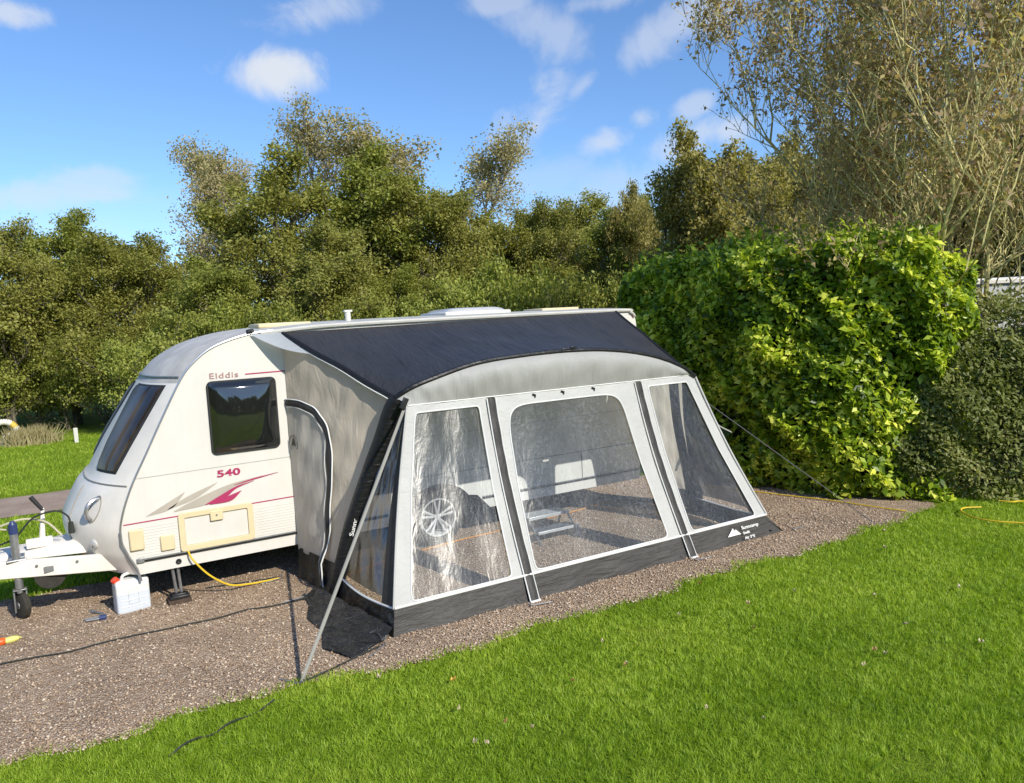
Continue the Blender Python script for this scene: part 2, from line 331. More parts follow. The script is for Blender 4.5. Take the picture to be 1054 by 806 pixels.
def np_mesh(name, V, F4, mat, rnd=None, parent=None, tri=False):
    k = 3 if tri else 4; n = len(F4); me = bpy.data.meshes.new(name)
    me.vertices.add(len(V)); me.vertices.foreach_set('co', np.ascontiguousarray(V, dtype=np.float32).ravel())
    me.loops.add(n*k); me.loops.foreach_set('vertex_index', np.ascontiguousarray(F4, dtype=np.int32).ravel())
    me.polygons.add(n); me.polygons.foreach_set('loop_start', np.arange(0, n*k, k, dtype=np.int32))
    me.update(calc_edges=True); me.materials.append(mat)
    if rnd is not None:
        a = me.attributes.new('rnd', 'FLOAT', 'FACE'); a.data.foreach_set('value', np.ascontiguousarray(rnd, dtype=np.float32))
    o = bpy.data.objects.new(name, me); COL.objects.link(o)
    if parent is not None: o.parent = parent
    return o
def leaves(C, size, rnd=None, flat=.0, out=None, aspect=.5, jitter=.5):
    """leaf shaped quads at centres C; flat pulls normals up, out is a preferred normal"""
    n = len(C); d = RNG.normal(size=(n, 3)); d /= np.linalg.norm(d, axis=1)[:, None]
    N = RNG.normal(size=(n, 3)); N[:, 2] += flat
    if out is not None: N += out
    N /= np.linalg.norm(N, axis=1)[:, None]
    d -= N*(d*N).sum(1)[:, None]; d /= np.linalg.norm(d, axis=1)[:, None]+1e-9; w = np.cross(N, d)
    s = size*(1+jitter*RNG.uniform(-1, 1, n))[:, None]
    V = np.stack([C-d*s*.5, C+w*s*aspect*.5+N*s*.08, C+d*s*.5, C-w*s*aspect*.5+N*s*.08], 1).reshape(-1, 3)
    F = np.arange(n*4).reshape(-1, 4); return V, F, (RNG.uniform(0, 1, n) if rnd is None else rnd)

# ------------------------------------------------------------------ world and sun
SUN_DIR = Vector((.22, -.9755, 0)).normalized(); EL = R(35)
sun_vec = Vector((SUN_DIR.x*math.cos(EL), SUN_DIR.y*math.cos(EL), math.sin(EL)))
ld = bpy.data.lights.new('sun', 'SUN'); ld.energy = 5.2; ld.angle = R(.55); ld.color = (1.0, .94, .83)
lo = bpy.data.objects.new('sun', ld); COL.objects.link(lo); lo.rotation_euler = sun_vec.to_track_quat('Z', 'Y').to_euler(); lo.location = (0, -10, 15)
world = bpy.data.worlds.new("World"); scene.world = world; world.use_nodes = True
wt = NT(world); wt.n.clear(); wo = wt.add('ShaderNodeOutputWorld'); bg = wt.add('ShaderNodeBackground'); bg.inputs[1].default_value = .16
sky = wt.add('ShaderNodeTexSky', sky_type='NISHITA'); sky.sun_disc = False; sky.sun_elevation = EL; sky.sun_rotation = math.atan2(SUN_DIR.x, SUN_DIR.y)
sky.air_density = 1.0; sky.dust_density = .4; sky.ozone_density = 2.5; sky.altitude = 100
tc = wt.add('ShaderNodeTexCoord'); wn1 = noise(wt, 9, 6, .6, tc.outputs['Generated'], .4)
SKYMUL = wt.add('ShaderNodeMixRGB', blend_type='MULTIPLY'); SKYMUL.inputs[0].default_value = 1; SKYMUL.inputs[2].default_value = (.74, .93, 1.16, 1)
wt.link(sky.outputs[0], SKYMUL.inputs[1])
dens = None
CLOUDS = [(286, 72, 62, 30, 0, .95), (325, 14, 70, 26, -8, .5), (8, 10, 36, 20, 0, .7), (570, 28, 80, 34, 25, .42), (520, 2, 60, 18, 0, .45), (690, 28, 105, 34, -22, .5), (620, 2, 80, 16, 0, .4),
          (552, 128, 78, 34, -38, .55), (598, 90, 36, 14, -35, .4), (625, 146, 42, 20, -8, .6), (659, 121, 22, 16, 0, .6), (711, 110, 28, 17, -10, .5), (748, 134, 40, 22, 0, .65), (700, 152, 50, 22, 0, .5),
          (78, 190, 48, 22, 0, .45), (45, 200, 70, 20, -5, .5), (560, 180, 90, 30, 0, .22), (640, 190, 90, 40, 0, .3), (20, 240, 200, 40, 0, .15)]
for px, py, w, h, rot, amt in CLOUDS:
    d = ray(px, py).normalized(); az = math.atan2(d.y, d.x); el = math.asin(d.z)
    mp = wt.add('ShaderNodeMapping', vector_type='TEXTURE'); mp.inputs['Location'].default_value = d
    mp.inputs['Rotation'].default_value = (R(rot-3), -el, az); mp.inputs['Scale'].default_value = (4, w*.86/FPX, h*.86/FPX)
    wt.link(tc.outputs['Generated'], mp.inputs['Vector']); ln = wt.add('ShaderNodeVectorMath', operation='LENGTH'); wt.link(mp.outputs[0], ln.inputs[0])
    a = math_n(wt, 'SUBTRACT', 1.0, ln.outputs['Value']); n = math_n(wt, 'MULTIPLY', math_n(wt, 'SUBTRACT', wn1, .5), 3.4)
    a = math_n(wt, 'ADD', a, n); mr = wt.add('ShaderNodeMapRange', interpolation_type='SMOOTHSTEP'); wt.link(a, mr.inputs['Value'])
    mr.inputs['From Min'].default_value = -.05; mr.inputs['From Max'].default_value = .85; mr.inputs['To Max'].default_value = amt
    # keep the noise from making cloud far from its centre
    mk = wt.add('ShaderNodeMapRange'); wt.link(ln.outputs['Value'], mk.inputs['Value']); mk.inputs['From Min'].default_value = 1.0; mk.inputs['From Max'].default_value = 1.7; mk.inputs['To Min'].default_value = 1; mk.inputs['To Max'].default_value = 0
    a = math_n(wt, 'MULTIPLY', mr.outputs[0], mk.outputs[0])
    dens = a if dens is None else math_n(wt, 'MAXIMUM', dens, a)
cm = wt.add('ShaderNodeMixRGB'); wt.link(dens, cm.inputs[0]); wt.link(SKYMUL.outputs[0], cm.inputs[1]); cm.inputs[2].default_value = (4.8, 5.1, 5.6, 1)
wt.link(cm.outputs[0], bg.inputs[0]); wt.link(bg.outputs[0], wo.inputs[0])
scene.view_settings.view_transform = 'Standard'; scene.view_settings.look = 'None'; scene.view_settings.exposure = 0
scene.render.engine = 'CYCLES'; scene.cycles.transparent_max_bounces = 14; scene.cycles.max_bounces = 6; scene.cycles.diffuse_bounces = 3
scene.cycles.glossy_bounces = 3; scene.cycles.transmission_bounces = 4; scene.cycles.sample_clamp_indirect = 6; scene.cycles.caustics_reflective = False; scene.cycles.caustics_refractive = False

# ------------------------------------------------------------------ ground
def ygrav(x):                               # near edge of the gravel
    base = np.interp(x, [-6, -1, -.1, 1, 2, 3, 5.2, 6.8, 7.5, 9], [-2.1, -2.15, -2.19, -2.26, -2.43, -2.42, -2.42, -2.48, -2.36, -2.2])
    return base + .045*math.sin(x*3.1) + .03*math.sin(x*7.7+1) + .02*math.sin(x*17+2)
gm = MB(); gm.grid(lambda u, v: (-140+280*u, -60+260*v, .10*math.sin(u*60)*math.sin(v*50)*0), 40, 40, uv=False)
tag(gm.build('ground', LAWN, smooth=False), kind='structure')
gr = MB(); xs = [(-6+i*.08) for i in range(int(14.2/.08))]
fr = [gr.vert((x, ygrav(x), .004)) for x in xs]; bk = [gr.vert((x, 1.18+.05*math.sin(x*3)+.03*math.sin(x*9), .004)) for x in xs]
for i in range(len(xs)-1): gr.face((fr[i], fr[i+1], bk[i+1], bk[i]))
tag(gr.build('gravel_pitch', GRAVEL, smooth=False), kind='structure')
tk = MB(); xs2 = [(-30+i*.3) for i in range(200)]
lo_ = [tk.vert((x, 5.25+.12*(x+1)*.2+.06*math.sin(x*2.3), .005)) for x in xs2]; hi_ = [tk.vert((x, 6.85+.02*(x+1)+.06*math.sin(x*2.9+1), .005)) for x in xs2]
for i in range(len(xs2)-1): tk.face((lo_[i], lo_[i+1], hi_[i+1], hi_[i]))
tag(tk.build('track', TRACK, smooth=False), kind='structure')
# loose stones
def stones(n):
    X = RNG.uniform(-2.5, 7.4, n); Yb = np.array([ygrav(x) for x in X]); Y = Yb-.05 + (1.2-Yb)*RNG.uniform(0, 1, n)**1.35
    s = .004+.008*RNG.uniform(0, 1, n)**1.8; oct_ = np.array([[1, 0, 0], [0, 1, 0], [-1, 0, 0], [0, -1, 0], [0, 0, .8], [0, 0, -.5]], float)
    th = RNG.uniform(0, 6.28, n); c, sn = np.cos(th), np.sin(th)
    V = oct_[None]*(1+.45*RNG.uniform(-1, 1, (n, 6, 1)))*s[:, None, None]*np.array([1.3, 1, .9])
    x = V[..., 0]*c[:, None]-V[..., 1]*sn[:, None]; y = V[..., 0]*sn[:, None]+V[..., 1]*c[:, None]
    V = np.stack([x+X[:, None], y+Y[:, None], V[..., 2]+.004+s[:, None]*.4], -1).reshape(-1, 3)
    T = np.array([[0, 1, 4], [1, 2, 4], [2, 3, 4], [3, 0, 4], [1, 0, 5], [2, 1, 5], [3, 2, 5], [0, 3, 5]])
    F = (T[None]+6*np.arange(n)[:, None, None]).reshape(-1, 3)
    return np_mesh('loose_gravel', V, F, STONE, np.repeat(RNG.uniform(0, 1, n), 8), tri=True)
tag(stones(45000), kind='stuff')
# grass blades
def ygv(X):
    b = np.interp(X, [-6, -1, -.1, 1, 2, 3, 5.2, 6.8, 7.5, 9], [-2.1, -2.15, -2.19, -2.26, -2.43, -2.42, -2.42, -2.48, -2.36, -2.2])
    return b+.045*np.sin(X*3.1)+.03*np.sin(X*7.7+1)+.02*np.sin(X*17+2)
def blades(name, X, Y, h, w):
    n = len(X); th = RNG.uniform(0, 6.28, n); tf = .5+.5*np.sin(X*31+4*np.sin(Y*17))*np.sin(Y*37+4*np.sin(X*19)); big = .5+.5*np.sin(X*2.1+2*np.sin(Y*1.3))*np.sin(Y*2.9+1.5*np.sin(X*1.7)); le = RNG.uniform(.2, 1.0, n)*h; H = h*RNG.uniform(.5, 1.15, n)*(.6+.75*tf); ld_ = RNG.normal(0, 1.1, n)+3.5*np.sin(X*13+2*np.sin(Y*9))+3*np.cos(Y*15)
    cx, sx = np.cos(th)*w/2, np.sin(th)*w/2; dx, dy = np.cos(ld_)*le, np.sin(ld_)*le
    z0 = np.zeros(n)
    V = np.stack([np.stack([X-cx, Y-sx, z0], 1), np.stack([X+cx, Y+sx, z0], 1), np.stack([X+cx*.75+dx*.35, Y+sx*.75+dy*.35, H*.6], 1), np.stack([X+dx, Y+dy, H], 1), np.stack([X-cx*.75+dx*.35, Y-sx*.75+dy*.35, H*.6], 1)], 1)
    a = V.reshape(-1, 3); k = 5*np.arange(n)[:, None]
    # quad lower, quad upper collapsed to a triangle pair
    F = np.concatenate([k+np.array([[0, 1, 2]]), k+np.array([[0, 2, 4]]), k+np.array([[4, 2, 3]])], 0)
    r = np.clip(RNG.uniform(0, 1, n)*.6+.35*tf+.25*big-.1, 0, 1); return np_mesh(name, a, F, GRASSB, np.concatenate([r, r, r]), tri=True)
def scatter(n, x0, x1, y0, y1): return RNG.uniform(x0, x1, n), RNG.uniform(y0, y1, n)
def tuft(X, Y): # patchiness
    return .5+.5*np.sin(X*5.3+1.3*np.sin(Y*4.1))*np.sin(Y*6.1+1.7*np.sin(X*3.3))
X, Y = scatter(2000000, -2.4, 13, -7.0, -1.6); D = np.hypot(X-CAM.x, Y-CAM.y)
fxy = (X-CAM.x)*math.sin(YAW)+(Y-CAM.y)*math.cos(YAW); rxy = (X-CAM.x)*math.cos(YAW)-(Y-CAM.y)*math.sin(YAW)
keep = (Y < ygv(X)+.015+RNG.normal(0, .035, len(X))) & (np.abs(rxy) < fxy*.76+1.3) & (fxy > 2.2)
keep &= RNG.uniform(0, 1, len(X)) < np.clip((3.6/np.maximum(fxy, .1))**1.25, 0, 1)*(.62+.38*tuft(X, Y))
ed = ygv(X)-Y; worn = .5+.5*np.sin(X*4.7+1.1)*np.sin(X*1.9+Y*6+.4); keep &= RNG.uniform(0, 1, len(X)) > np.clip(1-ed/.28, 0, 1)*worn*.85
bald = (np.sin(X*2.3+.7)*np.sin(Y*3.1+X*.9+1.9) > .93); keep &= ~(bald & (RNG.uniform(0, 1, len(X)) < .55))
X, Y, D = X[keep], Y[keep], fxy[keep]
g1 = blades('grass', X, Y, .027*(1+.35*tuft(Y, X)), np.clip(  .0029*D/3.3, .0029, .009)); tag(g1, kind='stuff')
X, Y = scatter(160000, -3.6, 1.2, 1.0, 15); keep = ((Y < 5.15) | (Y > 6.95)) & (RNG.uniform(0, 1, len(X)) < np.clip(5/np.maximum(Y+4, 1), 0, 1)) & (Y > 1.1+.04*np.sin(X*9))
X, Y = X[keep], Y[keep]; tag(blades('grass', X, Y, .05, .010), kind='stuff')

# ------------------------------------------------------------------ caravan
W = 2.12
car = empty('caravan', (2.8, 1.06, 0))
tag(car, 'white touring caravan with black framed side window and long drawbar, awning along its side', 'caravan')
def P(mb, name, mat, parent=car, **k):
    o = mb.build(name, mat, **k)
    if parent is car: reparent_keep(o, car)
    else: o.parent = parent
    return o
prof = [(0.0, .32), (-.05, .43), (-.09, .53), (-.118, .69), (-.09, .86), (0, 1.1), (.15, 1.39), (.31, 1.70), (.47, 1.99), (.585, 2.13), (.76, 2.255), (1.04, 2.345), (1.36, 2.38), (1.95, 2.41), (3.5, 2.42), (5.40, 2.42), (5.55, 2.40), (5.63, 2.32), (5.66, 2.1), (5.68, 1.2), (5.62, .32)]
pv = catmull([(a, 0, b) for a, b in prof], 6)
def bulge(z): return float(np.interp(z, [.2, .32, .5, .75, 1.05, 1.12, 1.4, 1.71, 2.0, 2.13, 2.25, 2.35, 2.4], [.30, .36, .41, .42, .36, .30, .29, .25, .22, .19, .12, .04, 0]))
def shell(i, y, off=0):
    p = pv[i]; s = abs(2*y/W-1); x, z = p.x, p.z
    if i < 13*6: x -= bulge(z)*(1-s**2.6)
    else: x += .05*(1-s**6) if i > 16*6 else 0
    if z > 2.0: z += .035*(1-s**2)*min(1, (z-2.0)/.3)
    e = min(y, W-y)
    return Vector((x, y, z))
ys = [0, .004, .015, .035, .07, .12, .2, .3, .42, .58, .76, .92, 1.06]; ys = ys+[W-y for y in ys[-2::-1]]
sh = MB(); idx = {}
for i in range(len(pv)):
    for j, y in enumerate(ys): idx[i, j] = sh.vert(shell(i, y))
for i in range(len(pv)-1):
    z = (pv[i].z+pv[i+1].z)/2
    mi = 1 if (1.965 < z and pv[i].x < 1.10) else (2 if 6*9 < i and z > 2.2 else 0)
    for j in range(len(ys)-1): sh.face((idx[i, j], idx[i, j+1], idx[i+1, j+1], idx[i+1, j]), mi)
P(sh, 'body_shell', [WHITE_FRONT, ROOFGREY, ROOFWHITE], angle=55)
# side panels with wheel cut
def side(y, sgn):
    b = MB(); wc = 2.87; arch = [(wc+.62, .32), (wc+.47, .48)] + [(wc+.42*math.cos(a)*(1.0), .33+.34*math.sin(a)) for a in [R(d) for d in range(30, 181, 10)]] + [(wc-.42, .32)]
    pts = [(p.x, p.z) for p in pv]; pts = pts + arch
    b.poly([(x, y, z) for x, z in pts]); bm = bmesh.new(); me = bpy.data.meshes.new('t'); me.from_pydata(b.v, [], b.f); bm.from_mesh(me); bmesh.ops.triangulate(bm, faces=bm.faces)
    o = MB(); bm.verts.ensure_lookup_table(); o.v = [tuple(v.co) for v in bm.verts]; 
    for f in bm.faces: o.face([v.index for v in f.verts])
    bm.free(); return P(o, 'side_panel', WHITE, smooth=False, recalc=False)
side(-.001, -1); side(W+.001, 1)
# underside, wheel box and dark lining
u = MB(); u.box((1.25, W/2, .40), (2.3, W-.1, .04)); u.box((4.45, W/2, .40), (2.2, W-.1, .04)); u.box((2.87, .5, .5), (1.1, .03, .4)); u.box((2.87, .27, .72), (1.1, .48, .03)); u.box((2.87, 1.06, .3), (.07, 1.7, .07)); u.box((1.3, .45, .36), (2.6, .05, .1)); u.box((4.2, .45, .36), (2.6, .05, .1)); u.box((2.8, W-.45, .36), (5.4, .05, .1))
P(u, 'chassis', DARKIN, smooth=False)
# aluminium edge trim
tr = MB(); tr.tube([(p.x+.004, -.006, p.z-.004) for p in pv[:6*12]], .009, 6); P(tr, 'edge_trim', CHROME)
tr = MB(); tr.tube([(p.x, -.02, p.z-.02) for p in pv[6*11+3:6*17]], .016, 6); P(tr, 'awning_rail', ROOFWHITE)
# skirt gap and bump rail
def strip(name, pts, w, mat, y=-.004, th=.004, parent=car):
    b = MB()
    for (x0, z0), (x1, z1) in zip(pts, pts[1:]):
        d = Vector((x1-x0, 0, z1-z0)); n = Vector((-d.z, 0, d.x)).normalized()*w/2
        a = [(x0-n.x, z0-n.z), (x1-n.x, z1-n.z), (x1+n.x, z1+n.z), (x0+n.x, z0+n.z)]
        b.poly([(q[0], y, q[1]) for q in a])
    return P(b, name, mat, parent=parent, smooth=False)
g = MB(); g.box((1.16, -.008, .437), (2.28, .016, .014)); g.box((4.5, -.008, .437), (2.2, .016, .014)); P(g, 'skirt_rail', BLACKPL)
g = MB(); g.box((1.16, -.010, .452), (2.28, .02, .010)); g.box((4.5, -.010, .452), (2.2, .02, .010)); P(g, 'rail_trim', GALV)
g = MB(); g.box((.02, -.012, .447), (.06, .02, .04)); P(g, 'rail_end_cap', GALV, bevel=.004)
g = MB(); g.lathe([(.024, 0), (.024, .008), (.012, .009)], (.32, -.003, .375), (0, -1, 0), 20); g.lathe([(.0, .004), (.012, .008)], (.32, -.003, .375), (0, -1, 0), 16); P(g, 'drain_outlet', BLACKPL)
strip('crimson_stripe', [(-.085, .775), (1.9, .795)], .010, MAGENTA); strip('side_seam', [(2.5, .77), (5.6, .775)], .006, BLACKPL)
strip('panel_seam', [(-.0+.03, 1.16), (2.45, 1.185), (5.6, 1.2)], .004, SEAM)
strip('upper_stripe', [(1.02, 1.985), (1.5, 1.99)], .011, MAGENTA)
# ribs on the lower panel
for zz in [.48+.024*i for i in range(12)]:
    pass
rb = MB()
for zz in [.478+.025*i for i in range(11)]: rb.box((1.15, -.0025, zz), (2.3, .003, .005))
P(rb, 'lower_ribs', WHITE, smooth=False)
# swoosh graphics
def ribbonpoly(top, bot, name, mat, y=-.005):
    T = catmull([(a, 0, b) for a, b in top], 8); B = catmull([(a, 0, b) for a, b in bot], 8); n = min(len(T), len(B)); b = MB()
    t = [b.vert((T[i].x, y, T[i].z)) for i in range(n)]; q = [b.vert((B[i].x, y, B[i].z)) for i in range(n)]
    for i in range(n-1): b.face((q[i], q[i+1], t[i+1], t[i]))
    return P(b, name, mat, smooth=False)
ribbonpoly([(.10, .825), (.28, .915), (.42, .985)], [(.10, .818), (.30, .855), (.42, .978)], 'taupe_swoosh', TAUPE)
ribbonpoly([(.27, .855), (.45, .945), (.70, 1.03)], [(.27, .850), (.50, .91), (.70, 1.026)], 'taupe_swoosh', TAUPE)
ribbonpoly([(.32, .83), (.55, .92), (.80, .995), (1.10, 1.035)], [(.32, .822), (.62, .85), (.82, .955), (1.10, 1.03)], 'taupe_swoosh', TAUPE, -.0065)
ribbonpoly([(.84, .985), (1.02, 1.02), (1.24, 1.045)], [(.84, .980), (1.02, 1.007), (1.24, 1.042)], 'crimson_swoosh', MAGENTA, -.008)
ribbonpoly([(.58, .845), (.70, .90), (.85, .965), (1.02, 1.0)], [(.58, .840), (.74, .868), (.86, .950), (1.02, .997)], 'crimson_swoosh', MAGENTA, -.009)
ribbonpoly([(.62, .85), (.76, .885), (.90, .925)], [(.62, .838), (.80, .845), (.90, .920)], 'crimson_swoosh', MAGENTA, -.0105)
def text(name, body, size, mat, M, parent, sx=1, spacing=1.0, bold=0):
    cu = bpy.data.curves.new(name, 'FONT'); cu.body = body; cu.size = size; cu.space_character = spacing; cu.offset = bold; cu.fill_mode = 'BOTH'
    t = bpy.data.objects.new('tmp', cu); COL.objects.link(t); bpy.context.view_layer.update()
    me = bpy.data.meshes.new_from_object(t.evaluated_get(bpy.context.evaluated_depsgraph_get())); bpy.data.objects.remove(t)
    me.transform(Matrix.Diagonal((sx, 1, 1, 1))); me.transform(M); me.materials.clear(); me.materials.append(mat); me.name = name
    o = bpy.data.objects.new(name, me); COL.objects.link(o)
    if parent is None: return o
    if parent.type == 'EMPTY': reparent_keep(o, parent)
    else: o.parent = parent
    return o
VERT = Matrix(((1, 0, 0, 0), (0, 0, -1, 0), (0, 1, 0, 0), (0, 0, 0, 1)))
text('maker_lettering', 'Elddis', .072, FADED, Matrix.Translation((.705, -.006, 1.967)) @ VERT, car, 1.35, 1.12, .0006)
text('model_number', '540', .085, MAGENTA, Matrix.Translation((.70, -.006, 1.075)) @ VERT, car, 1.55, 1.05, .003)
# rounded rectangle helper on the side plane
def rrect(x0, x1, z0, z1, r, n=6, sh=0):
    pts = []
    for cx_, cz_, a0 in ((x1-r, z1-r, 0), (x0+r, z1-r, 90), (x0+r, z0+r, 180), (x1-r, z0+r, 270)):
        for k in range(n+1): a = R(a0+90*k/n); pts.append((cx_+r*math.cos(a), cz_+r*math.sin(a)))
    return pts
def ring_frame(outer, inner, y0, y1, mb=None):
    b = mb or MB(); n = len(outer)
    o0 = [b.vert((x, y0, z)) for x, z in outer]; o1 = [b.vert((x+(0), y1, z)) for x, z in outer]
    i1 = [b.vert((x, y1, z)) for x, z in inner]; i0 = [b.vert((x, y0, z)) for x, z in inner]
    for k in range(n):
        m = (k+1) % n; b.face((o0[k], o0[m], o1[m], o1[k])); b.face((o1[k], o1[m], i1[m], i1[k])); b.face((i1[k], i1[m], i0[m], i0[k]))
    return b
# side window: pillow shaped acrylic
wf = P(ring_frame(rrect(.675, 1.285, 1.28, 1.945, .05), rrect(.70, 1.26, 1.305, 1.92, .04), -.001, -.020), 'side_window', BLACKRUB, bevel=.004)
pb = MB()
def pane(u, v):
    x = .69+.58*u; z = 1.295+.635*v; e = min(u, 1-u, v, 1-v); eu = min(u, 1-u)*.58; ev = min(v, 1-v)*.635; h = min(1, min(eu, ev)/.05)
    return (x, -.020-.030*(h*h*(3-2*h))-.045*(1-abs(2*u-1)**2.2)*(1-abs(2*v-1)**2.2), z)
pb.grid(pane, 40, 40); P(pb, 'pane', ACRYLIC, parent=wf)
ct = MB(); ct.grid(lambda u, v: (.70+.12*u, -.0225, 1.33+.55*v), 1, 1)
# hatch and flaps
h = P(ring_frame(rrect(.345, .985, .455, .80, .03), rrect(.395, .935, .505, .755, .015), -.003, -.022), 'service_hatch', CREAM, bevel=.004)
hb = MB(); hb.poly([(x, -.007, z) for x, z in rrect(.397, .933, .507, .753, .015)]); P(hb, 'hatch_panel', WHITE, parent=h, smooth=False)
hb = MB(); hb.box((.665, -.026, .735), (.11, .012, .09)); P(hb, 'latch', CREAM, parent=h, bevel=.01)
hb = MB(); hb.lathe([(.009, 0), (.009, .004), (0, .005)], (.665, -.032, .74), (0, -1, 0), 12); P(hb, 'lock', CHROME, parent=h)
b = MB(); b.box((0.005, -.014, .632), (.115, .024, .185)); P(b, 'socket_cover', CREAM, bevel=.014)
b = MB(); b.box((.245, -.012, .563), (.115, .02, .14)); P(b, 'filler_cover', CREAM, bevel=.012)
b = MB(); b.tube([(4.75, -.003, .46), (4.75, -.003, .80)], .004, 4); P(b, 'locker_seam', BLACKPL)
b = MB(); b.box((5.615, -.004, 2.335), (.05, .02, .035)); P(b, 'marker_light', AMBER, bevel=.006)
# front nose details
def fpt(z, y, off=0.0):
    i = min(range(6*13), key=lambda k: abs(pv[k].z-z)); 
    def q(z, y):
        i = 0
        while i < 6*13-1 and pv[i+1].z < z: i += 1
        t = (z-pv[i].z)/max(1e-6, pv[i+1].z-pv[i].z); x = pv[i].x*(1-t)+pv[i+1].x*t; s = abs(2*y/W-1); return Vector((x-bulge(z)*(1-s**2.6), y, z))
    p = q(z, y)
    if off:
        a = q(z+.02, y)-q(z-.02, y); c = q(z, min(y+.02, W))-q(z, max(y-.02, 0)); n = a.cross(c).normalized(); n = n if n.x < 0 else -n; p = p+n*off
    return p
def fgrid(name, z0, z1, y0f, y1f, off, mat, parent=car, nu=14, nv=14, **k):
    b = MB(); b.grid(lambda u, v: fpt(z0+(z1-z0)*v, y0f(v)+(y1f(v)-y0f(v))*u, off(u, v) if callable(off) else off), nu, nv)
    return P(b, name, mat, parent=parent, **k)
for flip in (0, 1):
    yy = (lambda f: (lambda v: f(v))) if not flip else (lambda f: (lambda v: W-f(v)))
    fw_ = fgrid('front_window', 1.185, 1.935, yy(lambda v: .22-.08*v), yy(lambda v: .62+.28*v), lambda u, v: .014 if min(u, 1-u, v, 1-v) > .001 else .0, BLACKRUB, nu=24)
    fgrid('pane', 1.205, 1.915, yy(lambda v: .245-.08*v), yy(lambda v: .37-.03*v), lambda u, v: .026 if min(u, 1-u, v, 1-v) > .01 else .012, BRONZE, parent=fw_)
    fgrid('pane', 1.205, 1.915, yy(lambda v: .385-.03*v), yy(lambda v: .60+.28*v), lambda u, v: .026 if min(u, 1-u, v, 1-v) > .01 else .012, BRONZE, parent=fw_)
for m_ in fw_.data.materials: pass
b = MB(); b.tube([fpt(1.10, y, .004) for y in [.03+.05*i for i in range(42)] if y < W-.02], .007, 6); P(b, 'nose_joint', SEAM)
b = MB(); b.tube([fpt(2.0, y, .004) for y in [.02+.05*i for i in range(42)] if y < W-.01], .010, 6); P(b, 'roof_lip_trim', GALV)
for yy in (.58, W-.58):
    b = MB(); b.tube([fpt(z, yy+.05*math.sin((z-.4)*2), .003) for z in [.42+.04*i for i in range(17)]], .005, 5); P(b, 'nose_seam', SEAM)
for yy in (.26, W-.26):
    b = MB(); pts = [fpt(.99-.18*t, yy, .0+.075*math.sin(math.pi*t)**.6) for t in [i/12 for i in range(13)]]; b.tube(pts, .017, 8); P(b, 'grab_handle', CHROME)
    b = MB(); b.tube([fpt(.90+.11*math.cos(a), yy+.06*math.sin(a), .002) for a in [R(15*i) for i in range(25)]], .006, 6); P(b, 'handle_recess', SEAM)
for yy in (.24, W-.24):
    c = fpt(.60, yy, .003); nn = (fpt(.60, yy, .1)-fpt(.6, yy, 0)).normalized(); b = MB(); b.lathe([(.042, -.01), (.042, .006), (.034, .014), (.0, .018)], c, nn, 20); P(b, 'marker_lamp', LENS)
for yy in (.50, W-.50):
    c = fpt(.56, yy, .003); nn = (fpt(.56, yy, .1)-fpt(.56, yy, 0)).normalized(); b = MB(); b.lathe([(.02, -.01), (.02, .006), (.0, .008)], c, nn, 14); P(b, 'marker_lamp', BLACKPL)
# grey drain pipe of the trim running down to the container
b = MB(); b.tube([(-.115, -.012, .72), (-.112, -.014, .62), (-.07, -.016, .50), (-.015, -.018, .38), (.01, -.02, .27)], .011, 8); P(b, 'waste_pipe', GALV)
# roof vents
def vent(name, x, y, w, d, h, col, z=2.44):
    b = MB(); b.box((x, y, z+.02), (w, d, .05)); o = P(b, name, col, bevel=.015)
    b = MB()
    def f(u, v):
        e = max(0, 1-(2*u-1)**6)*max(0, 1-(2*v-1)**6); return (x+(u-.5)*w*.92, y+(v-.5)*d*.92, z+.035+h*e**.5)
    b.grid(f, 16, 16); P(b, 'dome', LENS if col is WHITE else col, parent=o); return o
vent('rooflight', 3.72, .78, .85, .7, .055, WHITE, 2.435); vent('rooflight', 4.95, .8, .55, .45, .01, CREAM, 2.432)
vent('rooflight', 1.52, .62, .52, .45, .012, CREAM, 2.40)
b = MB(); b.tube([(2.13, .3, 2.42), (2.13, .3, 2.52)], .03, 10); b.box((2.13, .3, 2.53), (.08, .06, .02)); P(b, 'flue_cowl', WHITE)
# wheels
def wheel(y, sgn):
    c = (2.87, y, .31); b = MB()
    b.lathe([(.195, 0), (.215, -.012), (.27, -.018), (.300, .005), (.308, .04), (.308, .13), (.3, .165), (.27, .185), (.2, .18)], c, (0, -sgn, 0), 48)
    for k in range(0): pass
    o = P(b, 'wheel', TYRE); b = MB()
    b.lathe([(.200, -.01+.17), (.208, .17), (.205, .188), (.190, .186), (.182, .165), (.176, .10), (.17, .04)], c, (0, -sgn, 0), 48)
    b.lathe([(.0, .165), (.028, .165), (.036, .155), (.040, .10)], c, (0, -sgn, 0), 20)
    cy = y-sgn*.155
    for k in range(5):
        for da in (-.16, .16):
            a0 = R(90+72*k)+da*.9; a1 = R(90+72*k)+da*1.9
            p0 = Vector((2.87+.03*math.cos(a0), cy, .31+.03*math.sin(a0))); p1 = Vector((2.87+.185*math.cos(a1-da*.75), cy-sgn*.01, .31+.185*math.sin(a1-da*.75)))
            b.tube([p0, (p0+p1)/2, p1], [.012, .013, .017], 6, flat=1.0)
    P(b, 'rim', ALLOY, parent=o)
    b = MB(); b.lathe([(0, .03), (.18, .03)], c, (0, -sgn, 0), 24); P(b, 'brake_drum', DARKIN, parent=o)
wheel(.20, 1); wheel(W-.20, -1)
